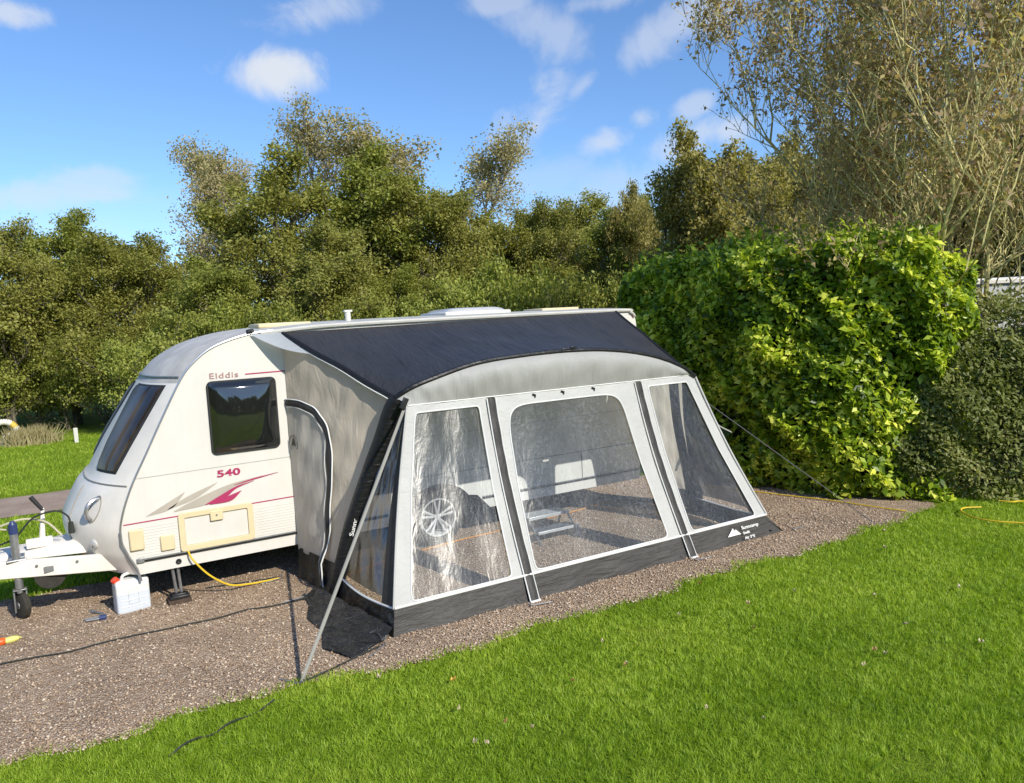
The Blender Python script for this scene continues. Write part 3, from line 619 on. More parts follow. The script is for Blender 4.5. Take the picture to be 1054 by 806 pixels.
# drawbar with fairing, jockey wheel, handbrake
b = MB(); HY = .72       # hitch line
def fair(u, v):
    x = -.32-.95*v; hw = .26*(1-v)+.07; a = math.pi*u; hh = .08*(1-v)+.035
    return (x, HY+hw*math.cos(a)*(abs(math.cos(a))**-.35 if abs(math.cos(a)) > .05 else 1), .50+.0*v+hh*math.sin(a)**.6)
b.grid(fair, 16, 10); P(b, 'drawbar_fairing', WHITE_FRONT)
for sg in (-1, 1):
    b = MB(); p0 = Vector((-.12, HY+sg*.52, .42)); p1 = Vector((-1.75, HY+sg*.04, .49)); d = (p1-p0).normalized(); M = Matrix((d, Vector((-d.y, d.x, 0)).normalized(), d.cross(Vector((-d.y, d.x, 0)).normalized()))).transposed()
    b.box((p0+p1)/2, ((p1-p0).length, .05, .15), M); P(b, 'drawbar_beam', WHITE_FRONT, bevel=.008)
# dark disc stands for the shade in the arch cut-out under the fairing
b = MB(); b.lathe([(.0, -.01), (.12, -.01), (.12, .03), (0, .03)], (-.66, HY-.35, .37), (.12, 1, 0), 24); P(b, 'cutout_shade_disc', TYRE)
b = MB(); b.box((-1.55, HY, .56), (.5, .10, .10)); b.tube([(-1.75, HY, .56), (-1.98, HY, .55)], [.05, .06], 12); P(b, 'hitch', GALV, bevel=.01)
for (x, y, z) in ((-1.45, HY-.052, .56), (-1.6, HY-.052, .56), (-1.35, HY-.052, .58)):
    b = MB(); b.lathe([(0, .012), (.014, .012), (.014, 0)], (x, y, z), (0, -1, 0), 6); P(b, 'bolt', GALV)
for x in (-.45, -.75, -1.05, -1.35):
    yy = HY-.52+(.48*(-.12-x)/1.63)-.028; b = MB(); b.lathe([(0, .01), (.012, .01), (.012, 0)], (x, yy, .47), (-.28, -1, 0), 6); P(b, 'bolt', GALV)
b = MB(); b.box((-.62, HY-.39, .43), (.16, .012, .05)); P(b, 'rating_plate', GALV)
JX, JY = -.895, .44
jw = MB(); jw.tube([(JX, JY, .28), (JX, JY, .80)], .032, 14); jw.tube([(JX, JY, .24), (JX, JY, .5)], .024, 12)
jw.box((JX, JY+.06, .53), (.12, .14, .05)); jw.tube([(JX-.07, JY-.03, .53), (JX+.08, JY-.03, .53)], .014, 8)
jw.box((JX-.045, JY+.03, .17), (.012, .06, .2)); jw.box((JX+.045, JY+.03, .17), (.012, .06, .2)); jw.box((JX, JY+.01, .268), (.10, .06, .012))
jo = P(jw, 'jockey_wheel', GALV, bevel=.003)
b = MB(); b.lathe([(.035, -.032), (.10, -.032), (.118, -.022), (.122, 0), (.118, .022), (.10, .032), (.035, .032)], (JX, JY+.05, .122), (1, .5, 0), 28); P(b, 'tyre', TYRE, parent=jo)
b = MB(); b.lathe([(0, -.036), (.03, -.036), (.04, -.02), (.04, .02), (.03, .036), (0, .036)], (JX, JY+.05, .122), (1, .5, 0), 16); P(b, 'hub', GALV, parent=jo)
b = MB(); b.tube([(JX, JY, .76), (JX, JY, .84)], .036, 12); b.tube([(JX, JY, .84), (JX, JY, .87)], [.03, .016], 10); P(b, 'top_cap', BLUEPL, parent=jo)
b = MB(); b.tube([(-.70, .58, .62), (-.67, .58, .92)], [.028, .014], 8); b.box((-.72, .58, .62), (.2, .05, .08)); ho = P(b, 'handbrake', WHITE_FRONT, bevel=.005)
b = MB(); b.tube([(-.67, .58, .90), (-.75, .58, 1.03)], [.016, .02], 8); P(b, 'grip', BLACKRUB, parent=ho)
b = MB(); b.tube(catmull([(-1.5, .7, .66), (-1.25, .6, .72), (-1.0, .52, .82), (-.82, .5, .86), (-.66, .55, .80), (-.55, .56, .66)], 6), .009, 6); P(b, 'gas_hose', plain('cream_hose', (.55, .5, .36), .5))
b = MB(); b.tube(catmull([(-1.1, .6, .63), (-.9, .52, .70), (-.75, .47, .86), (-.58, .46, .90), (-.49, .47, .84), (-.47, .47, .76)], 6), .008, 6); b.tube([(-.47, .47, .78), (-.47, .47, .68)], [.02, .026], 8); P(b, 'electric_lead', CABLE)
b = MB(); b.tube(catmull([(-1.12, .5, .88), (-1.06, .5, .84), (-.98, .5, .80), (-.9, .5, .78)], 5), .008, 6); P(b, 'plug_lead', plain('cream_hose_b', (.5, .45, .33), .5))
b = MB(); b.tube([(-1.085, .48, .80+.05), (-1.07, .48, .95)], .028, 10); b.box((-1.08, .48, .94), (.08, .05, .03)); P(b, 'blue_plug', BLUEPL, bevel=.004)
# corner steady
b = MB(); b.tube([(.265, .05, .35), (.285, .05, .07)], .014, 8); b.tube([(.31, .05, .35), (.325, .05, .07)], .014, 8); st = P(b, 'corner_steady', GALV)
b = MB(); b.box((.30, .03, .055), (.16, .12, .03)); b.box((.30, .03, .075), (.12, .08, .02)); P(b, 'foot', BLACKPL, parent=st, bevel=.006)
b = MB(); b.box((.30, .03, .022), (.19, .15, .036)); o = b.build('wooden_block', WOODB, bevel=.004); tag(o, 'small dark wooden block under the caravan corner steady', 'block')

# ------------------------------------------------------------------ awning
awn = empty('awning', (3.6, -1.0, 0))
tag(awn, 'grey and black porch awning with clear creased windows pitched against the caravan', 'awning')
def A(mb, name, mat, parent=awn, **k):
    o = mb.build(name, mat, **k)
    if parent is awn: reparent_keep(o, awn)
    else: o.parent = parent
    return o
ZB, ZT, YB, YT = .20, 1.68, -1.86, -1.30
XBL, XBR, XTL, XTR = 1.60, 5.73, 2.05, 5.31
def F(xb, xt, t, off=0.0):
    B = Vector((xb, YB, ZB)); T = Vector((xt, YT, ZT)); p = B*(1-t)+T*t
    # slight inward curve of the leaning wall
    p.y += .05*math.sin(math.pi*t); n = Vector((0, -.93, .35)); return p + n*off
def wob(x, z, a=1): return a*(.006*math.sin(x*9+z*4)+.005*math.sin(x*23+z*11+1)+.004*math.sin(z*17-x*6))
rail0, rail1 = Vector((1.38, -.03, 2.345)), Vector((5.32, -.03, 2.395))
archp = [(1.98, -1.20, 1.75), (2.07, -1.25, 1.81), (2.23, -1.28, 1.87), (2.70, -1.29, 1.985), (3.2, -1.29, 2.025), (3.75, -1.29, 2.035), (4.2, -1.29, 2.01), (4.62, -1.29, 1.945), (4.95, -1.295, 1.855), (5.17, -1.30, 1.76), (5.32, -1.305, 1.665)]
arch = catmull(archp, 6)
def archat(k):
    x = k*(len(arch)-1); i = min(int(x), len(arch)-2); return arch[i].lerp(arch[i+1], x-i)
def kx(x): # arch param nearest an X
    return min([i/200 for i in range(201)], key=lambda k: abs(archat(k).x-x))
# roof canopy
def roof(u, v):
    a = rail0.lerp(rail1, u); k = (u*.90+.05) if 0 else u; c = archat(u); p = a.lerp(c, v)
    p.z += -.035*math.sin(math.pi*v)*math.sin(math.pi*u)**.5 + .008*math.sin(u*60+v*14)*v*(1-v)*2 + .006*math.sin(u*31-v*9)*(1-v)*v*3
    return p
b = MB(); b.grid(roof, 120, 30); A(b, 'roof', ROOFFAB)
b = MB(); b.tube([p+Vector((0, -.012, .0)) for p in arch], .022, 8, flat=1.0); ro = A(b, 'front_edge', TUBEFAB)
b = MB(); b.tube([roof(0, i/14)+Vector((0, 0, -.012)) for i in range(15)], .026, 8); A(b, 'side_edge', TUBEFAB)
b = MB(); b.tube([roof(1, i/14)+Vector((0, 0, -.012)) for i in range(15)], .022, 8); A(b, 'side_edge', TUBEFAB)
b = MB(); b.tube([roof(.003, i/14)+Vector((-.028, -.0, -.03)) for i in range(1, 15)], .006, 6); A(b, 'side_piping', PIPE)
b = MB(); b.box((1.09, -.02, 2.375), (.07, .03, .035), Matrix.Rotation(R(-8), 3, 'Y')); A(b, 'rail_stop', TUBEFAB, bevel=.01)
# gusset to the caravan
g0, g1, g2, g3 = Vector((1.09, -.022, 2.345)), Vector((1.38, -.035, 2.345)), Vector((1.53, -.36, 2.14)), Vector((1.37, -.02, 2.19))
b = MB()
def gus(u, v):
    p = g0.lerp(g1.lerp(g2, v), u); q = g0.lerp(g3.lerp(g2, 1-v) if 0 else g3, u); low = g0.lerp(g3, min(1, u)); 
    return g0.lerp(g1, u).lerp(g0.lerp(g2, u) if u < 1 else g2, v)+Vector((0, 0, -.035*math.sin(math.pi*u)*v))
b.grid(gus, 12, 8); A(b, 'gusset', GUSSET)
# arch legs
legL = [(1.46, -.74, .0), (1.49, -.78, .12), (1.55, -.84, .35), (1.64, -.9, .66), (1.80, -1.0, 1.10), (1.92, -1.09, 1.42), (1.98, -1.15, 1.62), (2.03, -1.2, 1.73)]
mir = lambda p: (7.27-p[0]-.50*max(0, 1+p[1]/1.1)*min(1, max(0, p[2])/2.0), p[1], p[2])
for pts in (legL, [(mir(p)[0]-.10*min(1, p[2]/1.7), p[1]+.03, min(p[2], 1.66)) for p in legL]):
    b = MB(); b.tube(catmull(pts, 5), [.062+.050*min(1, i/26) for i in range(40)][:len(pts)*5-4] if pts is legL else [.06]*(len(pts)*5-4), 14, flat=.85); o = A(b, 'arch_leg', TUBEFAB)
    if pts is legL: leg_o = o
b = MB(); b.tube([p+Vector((0, .06, -.05)) for p in arch[2:-2]], .055, 12); A(b, 'arch_beam', TUBEFAB)
# small white logo on the leg
RL = Matrix.Translation((1.60, -.995, .575)) @ Matrix.Rotation(R(8), 4, 'Y') @ VERT @ Matrix.Rotation(R(80), 4, 'Z')
text('leg_logo', 'Sunncamp', .055, PIPE, RL, awn, 1.2, 1.0, .001)
# side wall (left) between caravan and leg, and its mirror on the right
cl = catmull(legL, 8)
def legat(z):
    for i in range(len(cl)-1):
        if cl[i+1].z >= z: return cl[i].lerp(cl[i+1], (z-cl[i].z)/max(1e-6, cl[i+1].z-cl[i].z))
    return cl[-1]
def wall_top(y):  # height of the roof edge over y (negative outward)
    t = min(1, max(0, -y/1.16)); return roof(0, t).z-.03
def wallpt(s, v, zb=.26, off=0):
    # s 0 at the caravan .. 1 at the leg, v up
    zt0 = 2.19; y0 = -.012
    top = roof(0, s).copy(); top.z -= .035
    if s < .3: top = Vector((1.38, -.012, 2.19)).lerp(roof(0, .3)-Vector((0, 0, .035)), s/.3)
    bl = legat(zb); bot = Vector((1.385, -.012, zb)).lerp(bl, s)
    p = bot.lerp(top, v)
    if s > 0: # follow the leg's curve at the outer edge
        z = p.z; L = legat(min(z, 1.8)); e = Vector((1.385, -.012, z)).lerp(L, s); p = p.lerp(Vector((e.x, e.y, z)), s)
    p.x += -.028*math.sin(math.pi*s)*math.sin(math.pi*v)+wob(p.y*1.3, p.z)*min(1, s*5)*min(1, (1-s)*5) - off
    return p
b = MB(); b.grid(lambda u, v: wallpt(u, v), 40, 60); A(b, 'side_wall', WALLFAB)
b = MB(); b.grid(lambda u, v: Vector(mir(wallpt(u, v))), 30, 40); A(b, 'side_wall', WALLFAB)
def wz(y, z, off):
    L = legat(min(z, 1.8)); s = min(1, max(0, (y+.012)/(L.y+.012))); 
    zt = wallpt(s, 1).z; v = (z-.26)/(zt-.26); return wallpt(s, v, off=off)
# door panel and its zip
def doorpt(u, v, off=.014):
    z = .27+(1.66-.27)*v; ymax = -.55; r = .28
    if z > 1.66-r: ymax = -.55+r-math.sqrt(max(0, r*r-(z-(1.66-r))**2))
    return wz(-.012+(ymax+.012)*u, z, off)
b = MB(); b.grid(doorpt, 16, 50); dp = A(b, 'door_panel', DOORFAB)
zc = [(-.015, 1.685), (-.13, 1.685), (-.27, 1.665), (-.40, 1.60), (-.50, 1.49), (-.555, 1.34), (-.575, 1.1), (-.575, .8), (-.57, .5), (-.57, .27), (-.575, .06)]
zc3 = catmull([(0, y, z) for y, z in zc], 5); pts = [wz(p.y, max(p.z, .27), .022)+Vector((0, 0, min(0, p.z-.27))) for p in zc3]
def zpt(i, w, off):
    p = zc3[i]; off += .05*min(1, max(0, .42-p.z)/.15); t = (zc3[min(i+1, len(zc3)-1)]-zc3[max(i-1, 0)]).normalized(); n = Vector((0, t.z, -t.y)); q = p+n*w
    return wz(min(q.y, -.012), max(q.z, .27), off)+Vector((0, 0, min(0, q.z-.27)))
nz = len(zc3)-1
b = MB(); b.grid(lambda u, v: zpt(min(nz, int(round(v*nz))), (u-.5)*.058, .020+.012*math.sin(math.pi*u)+.003*math.sin(v*60)), 6, nz); A(b, 'door_zip', ZIPFAB)
b = MB(); b.tube([zpt(i, .036, .024) for i in range(nz+1)], .007, 6); b.tube([zpt(i, -.036, .024) for i in range(nz+1)], .0035, 6); A(b, 'door_piping', PIPE)
b = MB()
lc = wz(-.10, 1.31, .02); 
for i in range(32):
    a0, a1 = R(360/32*i), R(360/32*(i+1))
    for rr in (.075,):
        if 235 < 360/32*i < 305: continue
        b.tube([wz(-.10-rr*math.cos(a0)*.9, 1.31+rr*math.sin(a0), .024), wz(-.10-rr*math.cos(a1)*.9, 1.31+rr*math.sin(a1), .024)], .003, 4, cap=False)
b.poly([wz(-.10+.045, 1.275, .024), wz(-.10, 1.295, .024), wz(-.10-.045, 1.275, .024), wz(-.10, 1.375, .024)]); A(b, 'door_logo', TUBEFAB, smooth=False)
# lower skirt of the side wall and door
def skirtL(u, v):
    L = legat(.10+.2*v); p = Vector((1.385, -.012, .0)).lerp(Vector((L.x-.02, L.y, 0)), u); p.z = .01+(.30-.01)*v; p.x -= .02*(1-v)+.012*math.sin(u*22)*(1-v)+.012; return p
b = MB(); b.grid(skirtL, 24, 6); A(b, 'side_skirt', MUDFAB)
b = MB(); b.grid(lambda u, v: Vector(mir(skirtL(u, v))), 24, 6); A(b, 'side_skirt', MUDFAB)
# ---- front face strips
def fstrip(name, xb0, xb1, xt0, xt1, mat, t0=0, t1=1, off=0, nu=4, nv=40, parent=awn, w=1, **k):
    b = MB(); b.grid(lambda u, v: F(xb0+(xb1-xb0)*u, xt0+(xt1-xt0)*u, t0+(t1-t0)*v, off+wob(xb0+(xb1-xb0)*u, t0+(t1-t0)*v, .5*w)), nu, nv); return A(b, name, mat, parent=parent, **k)
WIN = [((1.74, 2.66), (2.12, 2.72)), ((2.89, 4.40), (3.00, 4.29)), ((4.70, 5.60), (4.66, 5.18))]
ZIP = [((2.765, 2.845), (2.805, 2.885)), ((4.555, 4.635), (4.50, 4.58))]
TW0, TW1 = .012, .955
# window films
for k_, ((b0, b1), (t0, t1)) in enumerate(WIN):
    b = MB(); b.grid(lambda u, v: F(b0-.02+(b1-b0+.04)*u, t0-.02+(t1-t0+.04)*u, .0+.98*v, -.012+.012*math.sin(u*3.1)*math.sin(v*3.1)+.006*math.sin(u*14+v*5+k_)*math.sin(v*9+k_)), 40, 50)
    A(b, 'window_film', CLEAR)
# border cloth: one panel per window with a rounded opening
def border(xbo, xto, win, top=.955, bot=.012, rnd=.0, name='window_border'):
    (b0, b1), (t0, t1) = win; N = 64
    # opening in (s,t) coordinates
    def open_pt(i):
        a = 2*math.pi*i/N; c, s_ = math.cos(a), math.sin(a); ex = 2/(8.5 if rnd else 30)
        u = .5+.5*math.copysign(abs(c)**ex, c); v = .5+.5*math.copysign(abs(s_)**ex, s_)
        if rnd and s_ < 0: ex2 = 2/30; u = .5+.5*math.copysign(abs(c)**ex2, c); v = .5+.5*math.copysign(abs(s_)**ex2, s_)
        t = bot+(top-bot)*v; xb = b0+(b1-b0)*u; xt = t0+(t1-t0)*u; return xb, xt, t
    def outer_pt(i):
        a = 2*math.pi*i/N; c, s_ = math.cos(a), math.sin(a); m = max(abs(c), abs(s_)); u = .5+.5*c/m; v = .5+.5*s_/m
        return xbo[0]+(xbo[1]-xbo[0])*u, xto[0]+(xto[1]-xto[0])*u, v
    b = MB()
    # warp angles so that corners meet
    I = []; O = []; M_ = []
    for i in range(N):
        x = open_pt(i); o = outer_pt(i)
        # use the same squareness for both
        I.append(b.vert(F(*x, .003))); O.append(b.vert(F(*o, .0+wob(o[0], o[2], .4))))
    for i in range(N): j = (i+1) % N; b.face((O[i], O[j], I[j], I[i]))
    o = A(b, name, HEMFAB, angle=30)
    b = MB(); b.tube([F(*open_pt(i % N), .005) for i in range(N+1)], .006, 5, cap=False); A(b, 'binding', PIPE, parent=o if 0 else awn); return o
border((XBL, 2.765), (XTL, 2.805), WIN[0]); border((2.845, 4.555), (2.885, 4.50), WIN[1], top=.935, rnd=1); border((4.635, XBR), (4.58, XTR), WIN[2])
for (b0, b1), (t0, t1) in ZIP:
    b = MB(); b.grid(lambda u, v: F(b0+(b1-b0)*u, t0+(t1-t0)*u, -.13+1.12*v if 1 else v, .012+.008*math.sin(math.pi*u)+.004*math.sin(v*40)), 6, 60); z_ = A(b, 'zip_cover', ZIPFAB)
    b = MB(); b.tube([F(b0-.004, t0-.004, -.13+1.12*i/30, .016) for i in range(31)], .0055, 5); b.tube([F(b1+.004, t1+.004, -.13+1.12*i/30, .014) for i in range(31)], .004, 5); A(b, 'zip_piping', PIPE)
    b = MB(); p = F((b0+b1)/2, (t0+t1)/2, -.135, .02); b.box(p, (.10, .02, .02)); A(b, 'zip_end', PIPE, bevel=.005)
# brow between windows and roof edge
def brow(u, v):
    s_ = Vector((XTL+(XTR-XTL)*u, YT, ZT+.0)); c = archat(u); c = Vector((c.x, c.y-.02, c.z-.01)); p = s_.lerp(c, v)
    h = (c.z-s_.z); p.y -= .06*math.sin(math.pi*v)*min(1, max(0, h)/.3); p.z += .05*math.sin(math.pi*v)*min(1, max(0, h)/.3); p.y += wob(p.x*2, p.z, 1)*v*(1-v)*4
    if abs(h) < .12: p.y -= .0
    return p
b = MB(); b.grid(brow, 90, 20); A(b, 'brow', BROWFAB)
b = MB(); b.tube([F(0, XTL+(XTR-XTL)*i/40, 1.0, .004) for i in range(41)], .005, 5); A(b, 'brow_seam', PIPE)
for x in (3.30, 3.62, 3.98):
    b = MB(); p = F(0, x, 1.0, .02)+Vector((0, 0, -.03)); b.box(p, (.035, .012, .014), Matrix.Rotation(.4, 3, 'Y')); b.box(p+Vector((.008, -.004, -.012)), (.008, .008, .03)); A(b, 'toggle', BLACKPL)
b = MB(); p = archat(.49)+Vector((0, -.03, .02)); b.box(p, (.14, .02, .012)); b.box(p+Vector((.06, -.01, .012)), (.07, .015, .02)); b.box(p+Vector((-.08, 0, -.01)), (.04, .01, .015)); A(b, 'inflation_valve', BLACKPL, bevel=.004)
# front skirt
def sk(u, v):
    top = Vector((XBL+(XBR-XBL)*u, YB, ZB)); bot = Vector((1.55+(5.92-1.55)*u, -1.93, .006)); p = bot.lerp(top, v); p.y += .012*math.sin(u*45)*(1-v)+.01*math.sin(u*13+2)*(1-v); p.z += .0; return p
b = MB(); b.grid(sk, 120, 8); sko = A(b, 'front_skirt', SKIRTFAB)
b = MB(); b.tube([sk(i/60, 1)+Vector((0, -.006, .004)) for i in range(61)], .010, 6); A(b, 'front_piping', PIPE)
SKM = Matrix.Translation((5.32, -1.925, .115)) @ Matrix.Rotation(R(-20), 4, 'X') @ VERT
b = MB()
for (x0, z0, x1, z1, x2, z2) in ((0, -.03, .09, .05, .14, -.03), (.06, -.03, .13, .03, .19, -.03)):
    b.poly([(5.12+x0, -1.915-.0, .115+z0*.9), (5.12+x2, -1.915, .115+z2*.9), (5.12+x1, -1.895, .115+z1*.9)])
A(b, 'skirt_logo', PIPE, smooth=False)
for i, tx in enumerate(('Sunncamp', 'Swift', 'Air 390')):
    text('skirt_lettering', tx, .046 if i == 0 else .036, PIPE, Matrix.Translation((5.33, -1.900-.022*i-.005, .128-.045*i)) @ Matrix.Rotation(R(-19), 4, 'X') @ VERT, awn, 1.3, 1.0, .001)
# corner triangle windows, left and right
def tri(sg):
    mm = (lambda p: p) if sg < 0 else (lambda p: Vector(mir(p)))
    def corner(t):  # front corner line
        p = F(XBL, XTL, t); return p
    def T(u, v):   # u 0 at leg, 1 at the front corner ; v up
        z = ZB+(ZT-ZB)*v; c = corner(v); L = legat(z+.0); q = L.lerp(c, u); q.x -= .03*math.sin(math.pi*u)*(1-v); return mm(q)
    b = MB(); b.grid(lambda u, v: T(.12+.70*u, .03+.92*v)+Vector((sg*(.012*math.sin(u*17+v*8)*math.sin(v*13)), 0, 0)), 24, 50); A(b, 'corner_film', SHADESIDE)
    b = MB(); b.grid(lambda u, v: T(.82+.18*u, v), 4, 40); b.grid(lambda u, v: T(.0+.14*u, v), 3, 40); b.grid(lambda u, v: T(u, .94+.06*v), 8, 3); A(b, 'corner_border', ZIPFAB)
    b = MB(); b.tube([T(u/20, 0)+Vector((0, 0, -.025*math.sin(math.pi*u/20))) for u in range(21)], .010, 6); A(b, 'corner_piping', PIPE)
    def S(u, v):
        a = T(u, 0)+Vector((0, 0, -.025*math.sin(math.pi*u))); L = legat(0.02); g = Vector((L.x, L.y, 0.0)).lerp(Vector((1.55, -1.93, 0)), u) if sg < 0 else Vector(mir((Vector((L.x, L.y, 0.0)).lerp(Vector((1.34, -1.93, 0)), u))))
        p = Vector(g).lerp(a, v); p.x += .015*math.sin(u*19)*(1-v); return p
    b = MB(); b.grid(S, 24, 6); A(b, 'corner_skirt', MUDFAB)
tri(-1); tri(1)
b = MB(); b.tube([F(XBL, XTL, i/20, .006)+Vector((-.01, 0, 0)) for i in range(21)], .008, 6); A(b, 'corner_seam', LIGHTFAB)
b = MB(); b.tube([F(XBR, XTR, i/20, .006)+Vector((.012, .0, 0)) for i in range(21)], .014, 6); A(b, 'corner_seam', LIGHTFAB)
# ground flap left, crumpled
def flap(u, v):
    a = Vector((1.34, -.66, 0)).lerp(Vector((1.55, -1.93, 0)), u); o = [(1.24, -.55), (1.22, -.85), (1.12, -1.15), (1.14, -1.5), (1.05, -1.80), (1.17, -2.10), (1.44, -1.97)]
    k = u*(len(o)-1); i = min(int(k), len(o)-2); e = Vector((o[i][0]+(o[i+1][0]-o[i][0])*(k-i), o[i][1]+(o[i+1][1]-o[i][1])*(k-i), 0)); p = a.lerp(e, v)
    p.z = .010+.07*(1-v)**2+.016*abs(math.sin(u*13+v*4))*(1-v*.5)+.010*abs(math.sin(u*7-v*6)); return p
b = MB(); b.grid(flap, 60, 16); A(b, 'ground_flap', MUDFAB)
def flap2(u, v): p = Vector(mir(flap(u, v*.25))); p.z *= .6; return p
b = MB(); b.grid(flap2, 40, 6); A(b, 'ground_flap', MUDFAB)
# storm strap: wide grey webbing from the top corner to the ground
s0, s1 = Vector((1.99, -1.36, 1.66)), Vector((.76, -2.26, .02)); sd = (s1-s0).normalized(); sw = sd.cross(Vector((.2, -1, .3))).normalized()
b = MB()
def strap(u, v):
    p = s0.lerp(s1, v); a = .55*math.sin(v*3); w = (sw*math.cos(a)+sd.cross(sw)*math.sin(a)); return p+w*(u-.5)*.026
b.grid(strap, 1, 30); A(b, 'storm_strap', GREYSTRAP, solid=.002)
b = MB(); b.box(s0+Vector((0, -.01, .05)), (.05, .02, .10), Matrix.Rotation(.5, 3, 'Y')); A(b, 'strap_buckle', BLACKPL, bevel=.006)
# right guy line and loose strap ends
q0 = Vector((5.40, -1.15, 1.50)); q1 = Vector((6.80, -2.40, .01))
b = MB(); b.tube([q0, q1], .0045, 5); A(b, 'guy_line', plain('grey_cord', (.10, .10, .11), .7))
b = MB(); b.tube(catmull([q0+Vector((-.05, .05, .15)), q0+Vector((.04, 0, .02)), q0+Vector((.14, -.05, -.22)), q0+Vector((.30, -.10, -.40)), q0+Vector((.46, -.15, -.5))], 5), .016, 6, flat=.2); A(b, 'strap_tail', GREYSTRAP)
# pegs
def peg(name, loc, ang, label, chain=True):
    r = empty(name, loc); b = MB(); d = Vector((math.cos(ang), math.sin(ang), 0))
    b.tube([d*.20+Vector((0, 0, .012)), d*.06+Vector((0, 0, .016)), Vector((0, 0, .02)), Vector((0, 0, .035)), d*-.02+Vector((0, 0, .035))], .005, 6)
    o = b.build('peg_shaft', GALV); o.parent = r
    b = MB(); n = 5
    for i in range(n): b.lathe([(.009, -.002), (.012, 0), (.009, .002), (.007, 0), (.009, -.002)], -d*.02*i*.6+Vector((.018*i*math.sin(ang), .018*i, .02+.012*i)), (1, .3*(i % 2), .3), 10)
    o = b.build('ladder_band', plain('black_band', (.12, .12, .13), .5)); o.parent = r
    tag(r, label, 'tent peg', 'pegs around the awning'); return r
peg('tent_peg', (2.70, -2.05, 0), R(-10), 'metal peg below the left zip cover of the awning front'); peg('tent_peg', (4.53, -2.06, 0), R(-5), 'metal peg below the right zip cover of the awning front')
peg('tent_peg', (6.00, -1.98, 0), R(5), 'metal peg beyond the awning corner next to the small logo'); peg('tent_peg', (1.25, -.62, 0), R(185), 'metal peg beside the foot of the awning door zip')
peg('tent_peg', (1.44, -2.03, 0), R(215), 'metal peg with blue tag by the front corner of the black ground flap'); peg('tent_peg', (.76, -2.27, 0), R(120), 'metal peg holding the foot of the grey storm strap')
peg('tent_peg', (1.20, .03, 0), R(190), 'metal peg where the yellow cable ends by the awning door')
b = MB(); b.box((1.47, -2.0, .03), (.035, .02, .03)); 

# ------------------------------------------------------------------ things on the pitch
jc = empty('water_container', (-.07, .10, 0)); jc.rotation_euler = (0, 0, R(8)); tag(jc, 'white plastic water container with red cap standing under the caravan nose', 'water container')
b = MB()
def jcan(u, v):
    a = 2*math.pi*u; c, s_ = math.cos(a), math.sin(a); z = v*.285; k = 1 if v < .88 else math.sqrt(max(0, 1-((v-.88)/.12)**2))*.45+.55; k *= .93+.07*min(1, v/.05)
    e = .22; return (.135*k**.4*math.copysign(abs(c)**e, c)-.0, .085*k*math.copysign(abs(s_)**e, s_), z)
b.grid(jcan, 48, 28, uv=False); b.poly([jcan(i/48, 1) for i in range(48)]); o = b.build('canister', JERRY, jc)
b = MB(); b.tube(catmull([(-.07, 0, .27), (-.055, 0, .315), (0, 0, .328), (.07, 0, .328), (.105, 0, .315), (.115, 0, .27)], 5), .013, 10); b.build('handle', JERRY, jc)
b = MB()
for z in (.06, .115, .17, .225): b.tube([(-.10, -.0865, z), (.10, -.0865, z)], .003, 5)
b.tube([(-.04, -.087, .08), (-.04, -.087, .2), (.04, -.087, .2), (.04, -.087, .08), (-.04, -.087, .08)], .003, 5); b.build('moulded_ribs', JERRY, jc)
b = MB(); b.lathe([(0, .045), (.028, .045), (.031, .038), (.031, 0), (.024, -.004)], (-.105, 0, .268), (-.55, -.1, .8), 20); b.build('cap', REDPL, jc)

def line_thing(name, pts, r, mat, label, cat, extra=None, z=None, parts=()):
    p3 = catmull(pts, 6); b = MB(); b.tube(p3, r, 6); o = b.build(name, mat); tag(o, label, cat); return o
random.seed(3)
cp = [(-4.0, -.62, .016), (-2.5, -.55, .016)]+[(-1.9+.22*i, -.545+.025*math.sin(i*1.7)-.01*i*.9+.02*random.uniform(-1, 1), .016) for i in range(14)]+[(1.24, -.69, .03)]
line_thing('dark_cable', cp, .0065, CABLE, 'thin dark cable snaking across the brown gravel to the awning', 'cable')
line_thing('thin_cable', [(.55, .22, .014), (.7, .19, .016), (.9, .15, .014), (1.1, .10, .015), (1.19, .07, .02)], .005, CABLE, 'short thin dark cord on the gravel behind the yellow cable', 'cord')
line_thing('dark_cable', [(-.10, -2.68, .012), (-.02, -2.65, .042), (.06, -2.61, .036), (.15, -2.58, .015), (.26, -2.54, .036), (.42, -2.47, .012), (.55, -2.41, .034)], .006, CABLE, 'dark cord end poking out of the lawn near the gravel edge', 'cord')
line_thing('dark_cable', [(.77, -2.24, .02), (.9, -2.23, .03), (1.05, -2.16, .02), (1.2, -2.1, .02), (1.4, -2.03, .02)], .006, CABLE, 'dark cord running from the storm strap peg along the gravel edge', 'cord')
line_thing('yellow_cable', [(.40, -.03, .46), (.43, -.06, .38), (.55, -.08, .22), (.72, -.04, .08), (.9, .02, .03), (1.05, .04, .018), (1.18, .03, .02)], .0085, YELLOW, 'yellow mains cable drooping from the caravan hatch to the gravel', 'cable')
line_thing('orange_cable', [(1.6, -.35, .015), (2.1, -.15, .015), (2.6, -.05, .015), (3.1, .03, .015), (3.6, .06, .014), (4.2, .13, .015), (4.8, .2, .015), (5.4, .3, .015)], .008, ORANGE, 'orange cable on the ground inside the awning beside the wheel', 'cable')
line_thing('yellow_hose', [(6.8, .2, .012), (7.0, -.5, .02), (7.15, -1.0, .02), (7.30, -1.45, .02), (7.38, -1.85, .02), (7.45, -2.2, .02), (7.5, -2.3, .02)], .008, YELLOW, 'yellow hose lying along the foot of the laurel hedge', 'hose')
hp = [G(1110, 548), G(1054, 543), G(1025, 541), G(1003, 537), G(990, 531), G(992, 527), G(1010, 526)]
